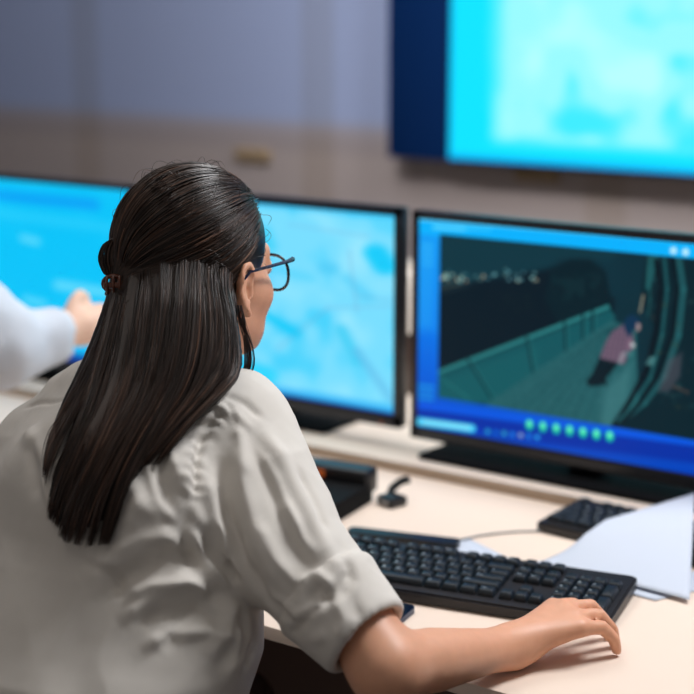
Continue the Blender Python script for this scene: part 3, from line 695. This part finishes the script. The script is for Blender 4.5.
FOLDS += [([(188, 520), (205, 560), (232, 595)], .006, .005), ([(178, 530), (192, 565), (215, 600)], .006, -.005), ([(120, 600), (150, 585), (185, 583), (215, 592)], .007, .006), ([(130, 625), (160, 612), (190, 610), (225, 618)], .007, -.006),
 ([(140, 650), (170, 632), (205, 632), (235, 645)], .008, .006), ([(150, 440), (148, 465), (158, 500), (180, 530)], .006, .005), ([(170, 430), (168, 455), (172, 475)], .005, .005), ([(84, 560), (110, 572), (128, 600)], .007, -.005), ([(60, 520), (50, 490), (46, 470)], .006, .004),
 ([(226, 560), (240, 580), (262, 612)], .006, -.006), ([(215, 520), (232, 545), (244, 575)], .005, .004), ([(255, 445), (275, 480), (290, 515), (305, 545)], .005, .004), ([(296, 470), (312, 500), (326, 535)], .005, -.0035),
 ([(262, 525), (280, 560), (302, 590)], .005, .0045), ([(236, 622), (230, 650), (222, 680)], .006, .005), ([(250, 610), (252, 640), (240, 670)], .005, -.004), ([(214, 405), (236, 415), (252, 432)], .005, .003), ([(222, 396), (244, 404), (262, 420)], .005, -.003)]
for p, w, h in FOLDS: fold(p, w, h)
for ln in ([(240, 404), (222, 410), (207, 424), (198, 444), (194, 468), (192, 500)], [(24, 408), (45, 404), (66, 403)], [(60, 403), (100, 400), (140, 402), (180, 408), (215, 414)]): fold(ln, .0032, -.0022)
# puckers along the armhole seam and shoulder
sp = [hit(*p, bvh0) for p in ((232, 406), (212, 420), (200, 440), (193, 465), (190, 500))]; sp = [p for p in sp if p is not None]
best = np.full(len(v), 1e9); s_ = np.zeros(len(v)); L0 = 0
for a, b in zip(sp, sp[1:]):
    ab = b-a; t = np.clip(((v-a)@ab)/(ab@ab), 0, 1); dd = np.linalg.norm(v-a-t[:, None]*ab, axis=1); u_ = dd < best; l_ = np.linalg.norm(ab)
    best = np.where(u_, dd, best); s_ = np.where(u_, L0+t*l_, s_); L0 += l_
disp += .0017*np.sin(s_*2*pi/.015+3*np.sin(s_*55)+2*np.sin(v[:, 0]*160))*np.exp(-(best/.013)**2)*front
def n3(P, sc, seed):
    r = np.random.default_rng(seed); K = r.normal(size=(14, 3))*sc; ph = r.random(14)*6.28
    return np.sin(P@K.T+ph).mean(1)
def ridge(P, sc, seed): q = n3(P, sc, seed)*3.2; return 1-np.abs(q)
disp += .0035*n3(v, 22, 1)+.0030*ridge(v*V(1, 1, .45), 24, 2)+.0016*ridge(v*V(1, .8, .7), 50, 5)+.0007*n3(v, 130, 3)
q_ = v-CUF; t_ = q_@((CUF-MIDS)/np.linalg.norm(CUF-MIDS)); rd_ = np.linalg.norm(q_-t_[:, None]*((CUF-MIDS)/np.linalg.norm(CUF-MIDS)), axis=1)
disp = np.where((rd_ < .043) & (t_ > -.05), 0, disp)   # inside of the cuff stays clear of the arm
v2 = v+N*disp[:, None]; v2 = smoothv(v2, f, 1, .3)
shirt = wlink('shirt', v2, f, 'shirt')
bvh1 = BVHTree.FromPolygons([tuple(p) for p in v2], [tuple(q) for q in f])
# trousers and shoes
def tr_sdf(P):
    d = None
    for s in (-1, 1):
        hip = V(CX+s*.09, 1.14, .505); kn = V(CX+s*.12, 1.60, .52); an = V(CX+s*.12, 1.56, .12)
        e = smin(cap(P, hip, kn, .102, .070), cap(P, kn, an, .066, .055), .03); d = e if d is None else smin(d, e, .03)
    d = smin(d, ell(P, (CX, 1.13, .53), (.19, .14, .11)), .03)
    return np.maximum(d, .10-P[:, 2])
v, f = nets(tr_sdf, (-1.6, .9, .05), (-.9, 1.75, .72), .008); wlink('trousers', smoothv(v, f, 2), f, 'trousers')
for s in (-1, 1):
    fn = lambda P: np.maximum(smin(cap(P, (CX+s*.12, 1.53, .05), (CX+s*.125, 1.71, .035), .044, .036), cap(P, (CX+s*.12, 1.55, .05), (CX+s*.12, 1.56, .10), .042), .02), .004-P[:, 2])
    v, f = nets(fn, (CX+s*.12-.07, 1.46, -.01), (CX+s*.12+.08, 1.78, .15), .006); wlink('shoe', smoothv(v, f, 2), f, 'shoe')
for s in (-1, 1):
    e = MB().lathe([(.0001, -.012), (.006, -.0105), (.0105, -.006), (.012, 0), (.0105, .006), (.006, .0105), (.0001, .012)], 16).build('eye', 'eye', wm); e.location = Vector(H)+Vector((s*.031, .0845, -.002))-wm.location
    MB().lathe([(.0001, 0), (.0055, 0), (.005, .0008), (.0001, .0012)], 16).build('iris', 'iris', e); e.children[0].location = (0, .0118, 0); e.children[0].rotation_euler = (-pi/2, 0, 0)
w0 = [tuple(H+V(s, .0955-abs(s)*.25, -.0555)-V(*wm.location)) for s in (-.018, -.008, 0, .008, .018)]; MB().tube(w0, [.002, .004, .0038, .004, .002], 8).build('lips', 'lips', wm)

# hair: solid mass plus strands
HC = H+V(0, -.014, .032)
CLIP = at_d(124, 281, 1.835)
def facecut(Q): return np.minimum(ell(Q, (0, .135, -.052), (.085, .100, .122)), np.minimum(ell(Q, (.098, .014, -.022), (.040, .036, .042)), ell(Q, (-.098, .014, -.022), (.040, .036, .042))))
def hd(x, y, D): return at_d(x, y, D)
def on(x, y, off=.010):
    h_ = hit(x, y, bvh1)
    if h_ is None: return None
    return h_-ray(x, y)*off
def guide(spec):
    P_ = []
    for s in spec:
        if len(s) == 3 and s[2] > 1: P_.append(hd(*s))
        else:
            q = on(s[0], s[1], s[2] if len(s) == 3 else .010); P_.append(q if q is not None else hd(s[0], s[1], 1.8))
    return np.array(P_)
def resample(P_, n=30):
    m_ = len(P_); T_ = np.linspace(0, m_-1, n); out = []
    for t in T_:
        i = min(int(t), m_-2); u = t-i; p0 = P_[max(i-1, 0)]; p1 = P_[i]; p2 = P_[i+1]; p3 = P_[min(i+2, m_-1)]
        out.append(.5*((2*p1)+(-p0+p2)*u+(2*p0-5*p1+4*p2-p3)*u*u+(-p0+3*p1-3*p2+p3)*u**3))
    return np.array(out)
G = [guide(s) for s in (
 [(124, 248, 1.878), (122, 275, 1.860), (115, 290, 1.852), (104, 325, 1.850), (90, 360, 1.845), (70, 402, .012), (54, 436, .012), (48, 464, .008)],
 [(131, 248, 1.843), (129, 275, 1.825), (121, 300, 1.812), (113, 340, 1.808), (102, 382, 1.80), (84, 430, .016), (58, 485, .012), (47, 518, .008)],
 [(146, 248, 1.813), (144, 275, 1.795), (140, 300, 1.780), (134, 345, 1.778), (124, 392, 1.775), (100, 440, .018), (76, 495, .016), (64, 540, .010)],
 [(169, 248, 1.796), (167, 275, 1.778), (165, 300, 1.765), (160, 345, 1.765), (150, 392, 1.765), (126, 440, .018), (100, 495, .016), (84, 546, .010)],
 [(194, 248, 1.796), (192, 275, 1.778), (192, 300, 1.768), (190, 340, 1.772), (180, 385, 1.772), (154, 430, .016), (122, 485, .016), (104, 544, .010)],
 [(214, 254, 1.806), (212, 281, 1.788), (215, 300, 1.782), (216, 335, 1.788), (208, 372, 1.788), (186, 403, .014), (156, 440, .012), (131, 469, .008)],
 [(229, 264, 1.818), (227, 291, 1.800), (232, 310, 1.80), (237, 345, 1.808), (238, 372, 1.81), (222, 392, .012), (190, 425, .010), (158, 464, .006)])]
GR = np.array([resample(g) for g in G])   # guides x points x 3
for g in GR:
    for k in range(len(g)):
        q = g[k]-CAM; D = q@FW; dr = q/np.linalg.norm(q); hh = bvh1.ray_cast(Vector(CAM), Vector(dr))
        if hh[0] is not None:
            Dh = (V(*hh[0])-CAM)@FW
            if D > Dh-.010: g[k] = CAM+q*((Dh-.010)/D)
def taut(g):   # hair hangs taut: the part that would dip behind a bulge is bridged
    D = (g-CAM)@FW; n = len(D); keep = [4]
    while keep[-1] < n-1:
        i = keep[-1]; sl = [(D[j]-D[i])/(j-i) for j in range(i+1, n)]; keep.append(i+1+int(np.argmin(sl)))
    E = np.interp(np.arange(n), keep, D[keep]); E[:4] = D[:4]; return CAM+(g-CAM)*(E/D)[:, None]
GR = np.array([taut(g) for g in GR])
for _ in range(3): GR[:, 1:-1] = GR[:, 1:-1]*.5+(GR[:, :-2]+GR[:, 2:])*.25
NP = GR.shape[1]
def hair_sdf(P):
    Q = P-H
    d = ell(Q, (0, -.009, .035), (.080, .095, .087))
    d = smin(d, ell(Q, (0, -.045, -.035), (.060, .050, .065)), .04)
    d = smax(d, -facecut(Q), .008)
    d = smin(d, ell(P, CLIP+V(0, -.004, .026), (.013, .007, .019)), .012)
    for g in range(7):
        rr = [.016]*7+[.014]*6; idx = np.linspace(0, NP-3, 10).astype(int); r0 = (.009, .014, .017, .017, .016, .011, .007)[g]
        e = chain(P, [GR[g][i]+ray(150, 300)*(.022 if i < 18 else .019) for i in idx], [r0*(1 if k < 7 else (1.0, .8, .6)[k-7]) for k in range(10)])
        d = smin(d, e, .015)
    return d
v, f = nets(hair_sdf, (-1.50, 1.08, .82), (-1.08, 1.58, 1.34), .0045)
v = smoothv(v, f, 2, .5); baseN = len(v)
strands = []
def clump(t): return t*t*(3-2*t)
def interp(s, k):
    i = min(int(s), 5); u = s-i; return GR[i, k]*(1-u)+GR[i+1, k]*u
cen = np.array([0.0, .12, .95, 1.35, 1.9, 2.3, 2.8, 3.3, 3.7, 4.0, 4.85, 5.2, 5.6, 6.0])
NF = 3600
for i in range(NF):
    s0 = rng.random()*6 if rng.random() > .12 else rng.uniform(0, 1.2); c = cen[np.argmin(np.abs(cen-s0))]; lay = rng.random(); jit = rng.normal()*.0016
    if .35 < s0 < .62: c = .15
    strength = rng.uniform(.35, .8); kmax = NP-1-int(rng.random()**2.0*9); wob = rng.normal(size=3)*.0013; ph = rng.random()*6; off = rng.normal()*.12
    late = 4.05 < s0 < 4.8 or .2 < s0 < 1.1
    P_ = []
    for k in range(kmax+1):
        t = k/(NP-1); s = s0+(c+off-s0)*(min(1, t**3*1.6) if late else clump(t)*strength); s = min(max(s, 0), 6)
        p = interp(s, k) if s < 6 else GR[6, k]
        p = p-ray(150, 350)*(.007*(1-lay)*(1-.5*t)-.001+.0025*sin(s0*9+t*5))+wob*sin(t*7+ph)+RT*.004*sin(t*5+c*2.3)*t+RT*jit*(1-t*.4)
        P_.append(p)
    strands.append((np.array(P_), .00062))
def on_ell(dr, ex=0.):
    dr = dr/np.linalg.norm(dr); r = np.array([.0815, .0965, .0885])+ex; return H+V(0, -.009, .035)+dr/np.sqrt(((dr/r)**2).sum())
# top layer swept back from the forehead and temples to the clip
cdir = CLIP-(H+V(0, -.009, .035)); cdir = cdir/np.linalg.norm(cdir)
n_ = 0
while n_ < 2800:
    th = rng.uniform(-1, 1)*radians(112); el = rng.random()
    # hairline arc: over the forehead, down to above the ears
    a = th; base_ = V(sin(a)*.92, .62*cos(a)+.10, cos(a)*.80-.10); dr = base_/np.linalg.norm(base_)
    dr = dr*(1-el*.55)+V(0, 0, 1)*el*.35*(1 if abs(a) < 1.2 else .3)+cdir*el*.25; dr = dr/np.linalg.norm(dr)
    if facecut((on_ell(dr)-H)[None])[0] < -.002: continue
    ex = rng.uniform(0, .0035); ph = rng.random()*6; P_ = []; m_ = 20; om = math.acos(max(-1, min(1, float(dr@cdir))))
    wv = rng.normal()*.0012; bow = rng.normal()*.02-.10*np.sign(dr[0])*0
    for k in range(m_+1):
        t = k/m_; q = (sin((1-t)*om)*dr+sin(t*om)*cdir)/max(sin(om), 1e-3); q = q+V(0, 0, -1)*.16*sin(pi*t)*abs(q[0]); 
        p = on_ell(q, ex+.002*sin(pi*t)+wv*sin(t*9+ph)); 
        if facecut((p-H)[None])[0] < -.003: p = p+(p-(H+V(0.0, .1, -.03)))*.02
        if t > .82: w_ = (t-.82)/.18; p = p*(1-w_)+(CLIP+(p-CLIP)*.35)*w_
        P_.append(p)
    strands.append((np.array(P_), .0008)); n_ += 1
# loop of hair at the clip, tail below it, baby hairs around the outline
for i in range(170):
    a0 = rng.uniform(-.3, .3); rr = rng.uniform(.7, 1.05); P_ = []
    for k in range(14):
        t = k/13; a = pi*.5-t*pi*1.0; P_.append(CLIP+V(0, -.004, .026)+V(rng.normal()*.0003+a0*.05*sin(pi*t), -.0095*rr*cos(a)*1.0, .023*sin(a)*rr)+RT*(a0*.03))
    strands.append((np.array(P_), .0008))
for i in range(110):
    a = rng.uniform(-2.1, 2.1); dr = V(sin(a), rng.uniform(-.7, .5), cos(a)*.9+.15); p = on_ell(dr, 0); o_ = (p-HC)/np.linalg.norm(p-HC)
    if facecut((p-H)[None])[0] < 0: continue
    L = rng.uniform(.01, .035); tg = np.cross(o_, rng.normal(size=3)); tg /= np.linalg.norm(tg)
    strands.append((np.array([p+tg*L*t+o_*(.002+.007*sin(pi*t)*L/.02) for t in np.linspace(0, 1, 8)]), .0003))
for i in range(46):   # loose wisps in front of and below the ear
    x0 = rng.uniform(236, 242); D = 1.80+rng.uniform(0, .02); e = rng.uniform(0, 1)
    strands.append((resample(np.array([hd(x0, 305, D), hd(x0+3+e*2, 325, D), hd(244+e*9, 345, D+.01), hd(244+e*11, 365, D+.01), hd(240+e*6, 382, D+.01), hd(236-e*10, 392, D)]), 16), .00035))
def push(lst, outward, skip):
    if not lst: return
    A = np.concatenate([p for p, _ in lst]); o = outward(A)
    w_ = np.concatenate([np.clip((np.arange(len(p))-skip)/3, 0, 1) for p, _ in lst])
    for _ in range(9): d = hair_sdf(A); A = A+o*(np.clip(.0012-d, 0, .02)*w_)[:, None]
    i = 0
    for j, (p, r) in enumerate(lst): lst[j] = (A[i:i+len(p)], r); i += len(p)
def out_head(A): q = A-(H+V(0, -.009, .035)); return q/np.linalg.norm(q, axis=1)[:, None]
fall = strands[:NF]; top = strands[NF:NF+2800]; push(fall, lambda A: np.tile(-ray(150, 330), (len(A), 1)), 3); push(top, out_head, -3)
strands = fall+top+strands[NF+2800:]
# build all strands as thin 3-sided tubes
VS, FS = [v-np.array(wm.location)], []; nb_ = baseN
for P_, r0 in strands:
    n = len(P_); T_ = np.gradient(P_, axis=0); T_ /= np.linalg.norm(T_, axis=1)[:, None]+1e-9
    A = np.cross(T_, V(.3, .8, .5)); A /= np.linalg.norm(A, axis=1)[:, None]+1e-9; Bn = np.cross(T_, A)
    rad = r0*np.minimum(1, np.minimum(np.linspace(.5, 8, n), np.linspace(8, .15, n)))[:, None]
    ring = np.stack([P_+(A*cos(2*pi*k/3)+Bn*sin(2*pi*k/3))*rad for k in range(3)], 1)
    VS.append(ring.reshape(-1, 3)-np.array(wm.location)); i0 = nb_+np.arange(n-1)*3
    for k in range(3): FS.append(np.stack([i0+k, i0+(k+1) % 3, i0+3+(k+1) % 3, i0+3+k], 1))
    nb_ += n*3
hm = to_mesh('hair', np.concatenate(VS), np.concatenate([f]+FS))
tone = np.full(nb_, .3); i0 = baseN  # solid base darkened: shade between strands put into its colour
for P_, r0 in strands: tone[i0:i0+len(P_)*3] = np.exp(rng.normal()*.7-.1); i0 += len(P_)*3
ca = hm.color_attributes.new('tone', 'FLOAT_COLOR', 'POINT'); ca.data.foreach_set('color', np.repeat(np.stack([tone, tone, tone, tone*0+1], 1), 1, axis=0).astype(np.float32).ravel())
hair = link('hair', hm, 'hair', wm)

# hair clip
t = empty('hair_clip', tuple(at_d(116, 283, 1.822)), 'small brown plastic claw clip holding back the woman\'s hair', 'hair clip', PSI)
MB().tube([(.012*cos(a)-.002, -.005, .009*sin(a)) for a in np.linspace(0, 2*pi, 17)[:-1]]+[(.010, -.005, 0)], .0026, 8).build('loop', 'tort', t)
c = MB()
for x in (-.008, -.001, .006): c.tube([(x, -.012, .010), (x, -.016, .004), (x, -.016, -.004), (x, -.012, -.010)], .0017, 6)
c.box((-.012, -.016, -.003), (.012, -.012, .003), .001); c.build('claw', 'tort', t)

# glasses
t = empty('eyeglasses', tuple(H+V(0, .107, .001)), 'dark navy full-rim eyeglasses worn by the woman', 'eyeglasses')
fr = MB()
def rimp(s):
    return [(s*(.034+.0265*(abs(cos(a))**.85)*np.sign(cos(a))), -.010*abs(s*.034+.0265*cos(a)*s)/.06, -.012+.0215*(abs(sin(a))**.85)*np.sign(sin(a))) for a in np.linspace(0, 2*pi, 33)]
for s in (-1, 1): fr.tube(rimp(s), .0019, 8, cap=False)
fr.tube([(-.009, 0, -.004), (0, .002, -.001), (.009, 0, -.004)], .0018, 8)
for s in (-1, 1): fr.tube([(s*.056, -.008, .003), (s*.068, -.011, .008)], [.0025, .0032], 8)
fr.build('frame', 'glasses', t)
for s in (-1, 1):
    l_ = MB(); l_.bm.faces.new([l_.bm.verts.new(p) for p in rimp(s)[:-1]]); o = l_.build('lens', 'lens', t, False); md = o.modifiers.new('t', 'SOLIDIFY'); md.thickness = .0012
    MB().tube([(s*.068, -.011, .008), (s*.074, -.03, .008), (s*.080, -.075, .008), (s*.0835, -.112, .008), (s*.083, -.130, -.004)], [.003, .0023, .002, .002, .0018], 8).build('temple', 'glasses', t)
# earring wire
tag(MB().tube([tuple(at_d(x, y, 1.787)) for x, y in ((241, 311), (240.2, 314), (240.6, 317), (241.6, 318))], .0009, 6).build('earring', 'tort'), 'tiny dark earring hanging from the woman\'s right ear lobe', 'earring')

# chair under her
ch = empty('office_chair', (CX, 1.12, 0), 'backless dark swivel chair the woman sits on, under the desk edge', 'chair')
MB().box((-.23, -.21, .35), (.23, .25, .42), .03, 4).build('seat', 'fabric', ch); MB().lathe([(.028, .08), (.028, .22), (.02, .22), (.02, .35)], 20).build('column', 'chrome', ch)
for k in range(5):
    a = 2*pi*k/5+.3; MB().tube([(0, 0, .085), (.28*cos(a), .28*sin(a), .065)], [.024, .016], 8).build('leg', 'black', ch)
    w_ = MB().tube([(-.012, 0, 0), (.012, 0, 0)], .028, 16).build('caster', 'black', ch); w_.location = (.28*cos(a), .28*sin(a), .03); w_.rotation_euler = (0, 0, a)

# ------------------------------------------------------------ colleague on the left, raising a hand at the screen
QX = -2.17
pw = empty('person', (QX, 1.3, 0), 'colleague in a white shirt at the left edge, hand raised before the blue screen', 'person')
h2 = at_d(84, 326, 2.60); w2 = at_d(62, 334, 2.56); e2 = at_d(2, 345, 2.50); s2 = at_d(-70, 285, 2.42)
def p2(P):
    d = smax(ell(P, (QX, 1.28, .78), (.17, .12, .36)), .45-P[:, 2], .03)
    d = smin(d, cap(P, (QX, 1.36, 1.08), (QX, 1.40, 1.16), .055), .03); hh = V(QX, 1.43, 1.25)
    d = smin(d, ell(P, hh, (.076, .095, .11)), .02); d = smin(d, ell(P, hh+V(0, .04, -.06), (.05, .05, .05)), .03); d = smin(d, cap(P, hh+V(0, .09, .01), hh+V(0, .108, -.025), .007, .011), .01)
    for s in (-1, 1): d = smin(d, ell(P, hh+V(s*.077, 0, -.01), (.008, .018, .03)), .006)
    d = smin(d, cap(P, (QX-.17, 1.34, 1.0), s2, .055), .05); d = smin(d, chain(P, [s2, e2, w2], [.045, .035, .025]), .02)
    d = smin(d, chain(P, [V(QX-.18, 1.34, 1.0), V(QX-.24, 1.38, .80), V(QX-.08, 1.58, .79)], [.045, .035, .024]), .02)
    u_ = (h2-w2)/np.linalg.norm(h2-w2); z = V(0, 0, 1); o = np.cross(u_, z)
    pc = w2+u_*.045+z*.004; d = smin(d, ell(P, pc, (.040, .040, .036)), .02)
    for k, zz in enumerate((.022, .007, -.008, -.022)):
        a = w2+u_*.062+z*zz; b = a+u_*.026+o*.006; c_ = b+o*.02-u_*.014; d = smin(d, chain(P, [a, b, c_], [.0105, .0095, .008]), .006)
    a = w2+u_*.018+z*.024; d = smin(d, chain(P, [a, a+u_*.014+z*.022, a+u_*.026+z*.030, a+u_*.040+z*.022], [.013, .011, .0095, .008]), .008)
    l_ = w2*0+V(QX-.08, 1.58, .79)
    for k in range(4): d = smin(d, chain(P, [l_, l_+V(.0-.0+(k-1.5)*.02, .09, .0), l_+V((k-1.5)*.022, .15, -.012)], [.018, .010, .007]), .008)
    for s in (-1, 1): d = smin(d, chain(P, [V(QX+s*.09, 1.3, .5), V(QX+s*.11, 1.72, .52), V(QX+s*.11, 1.68, .08), V(QX+s*.11, 1.80, .04)], [.085, .055, .036, .024]), .03)
    return d
v, f = nets(p2, (-2.65, 1.05, 0), (-1.70, 2.05, 1.40), .006); link('body', to_mesh('body', smoothv(v, f, 2)-V(*pw.location), f), 'skin2', pw)
def p2s(P):
    d = smax(ell(P, (QX, 1.28, .78), (.19, .14, .38)), np.maximum(.5-P[:, 2], P[:, 2]-1.12), .03)
    d = smin(d, cap(P, (QX-.17, 1.34, 1.0), s2, .07), .05); d = smin(d, chain(P, [s2, e2], [.07, .066]), .03); d = smin(d, chain(P, [e2, e2+(w2-e2)*.80], [.064, .044]), .02)
    d = smin(d, chain(P, [V(QX-.18, 1.34, 1.0), V(QX-.24, 1.38, .80), V(QX-.10, 1.54, .79)], [.065, .055, .042]), .02)
    ax = (w2-e2)/np.linalg.norm(w2-e2); t = (P-w2)@ax; rd = np.linalg.norm(P-w2-t[:, None]*ax, axis=1); d = np.maximum(d, -np.maximum(rd-.031, -t-.06))
    return d+.008*n3(P, 30, 8)+.006*n3(P, 60, 9)
v, f = nets(p2s, (-2.65, 1.05, .45), (-1.70, 2.05, 1.25), .007); link('shirt', to_mesh('shirt', smoothv(v, f, 2)-V(*pw.location), f), 'white_shirt', pw)
fn = lambda P: np.maximum(np.minimum(*[smin(cap(P, (QX+s*.09, 1.3, .5), (QX+s*.11, 1.72, .52), .10, .07), cap(P, (QX+s*.11, 1.72, .52), (QX+s*.11, 1.68, .12), .066, .055), .03) for s in (-1, 1)]), .09-P[:, 2])
v, f = nets(fn, (-2.5, 1.1, .04), (-1.9, 1.85, .68), .009); link('trousers', to_mesh('trousers', smoothv(v, f, 2)-V(*pw.location), f), 'trousers', pw)
fn = lambda P: np.maximum(ell(P, (QX, 1.415, 1.265), (.088, .105, .115)), -ell(P, (QX, 1.55, 1.21), (.085, .10, .12)))
v, f = nets(fn, (-2.3, 1.28, 1.1), (-2.0, 1.56, 1.42), .006); link('hair', to_mesh('hair', smoothv(v, f, 2)-V(*pw.location), f), 'hair_dark', pw)
c2 = copy_tree(ch, (QX, 1.26, 0), .6, 'dark swivel chair the colleague in white sits on'); ch['group'] = c2['group'] = 'swivel chairs'
t = empty('computer_mouse', (-1.93, 1.90, DZ), 'dark mouse on the desk at the left edge, below the raised hand', 'mouse', .5)
fn = lambda P: np.maximum(ell(P, (0, 0, .006), (.032, .055, .032)), -P[:, 2]); v, f = nets(fn, (-.05, -.08, -.01), (.05, .08, .06), .003); link('mouse_shell', to_mesh('mouse_shell', smoothv(v, f, 1), f), 'black', t)
MB().tube([(-.004, .03, .034), (.004, .03, .034)], .006, 12).build('scroll_wheel', 'cable', t)

# ------------------------------------------------------------ light
def area(name, loc, size, power, col, tgt, sy=None):
    l = bpy.data.lights.new(name, 'AREA'); l.shape = 'RECTANGLE'; l.size = size; l.size_y = sy or size; l.energy = power; l.color = col
    o = bpy.data.objects.new(name, l); COL.objects.link(o); o.location = loc; o.rotation_euler = (Vector(tgt)-Vector(loc)).to_track_quat('-Z', 'Y').to_euler(); return o
area('unseen_ceiling_light', (-.3, 2.3, 2.85), .75, 76, (.97, .98, 1), (-.9, 1.8, .75))
area('unseen_ceiling_light', (-1.9, 2.0, 2.85), 1.2, 14, (1, .96, .93), (-1.9, 2.0, .75))
area('unseen_ceiling_light', (-2.2, 2.7, 2.85), 1.2, 14, (.93, .96, 1), (-2.2, 3.4, 1.3))  # added overhead light, out of view, to brighten the back wall
o = area('added_wall_fill', (-1.6, 1.6, 2.85), 1.0, 9, (1, .97, .95), (-1.5, 3.4, .9), .3); o.data.spread = radians(70)  # unseen fill added to lift the lower wall beneath the display
area('unseen_ceiling_light', (-.9, .4, 2.85), 1.2, 4.5, (1, .93, .86), (-.9, .6, .75))  # weak warm fill added behind the woman, no fixture modelled
w = bpy.data.worlds.new('world'); SC.world = w; w.use_nodes = True; bg = w.node_tree.nodes['Background']; bg.inputs[0].default_value = (.86, .80, .76, 1); bg.inputs[1].default_value = .26
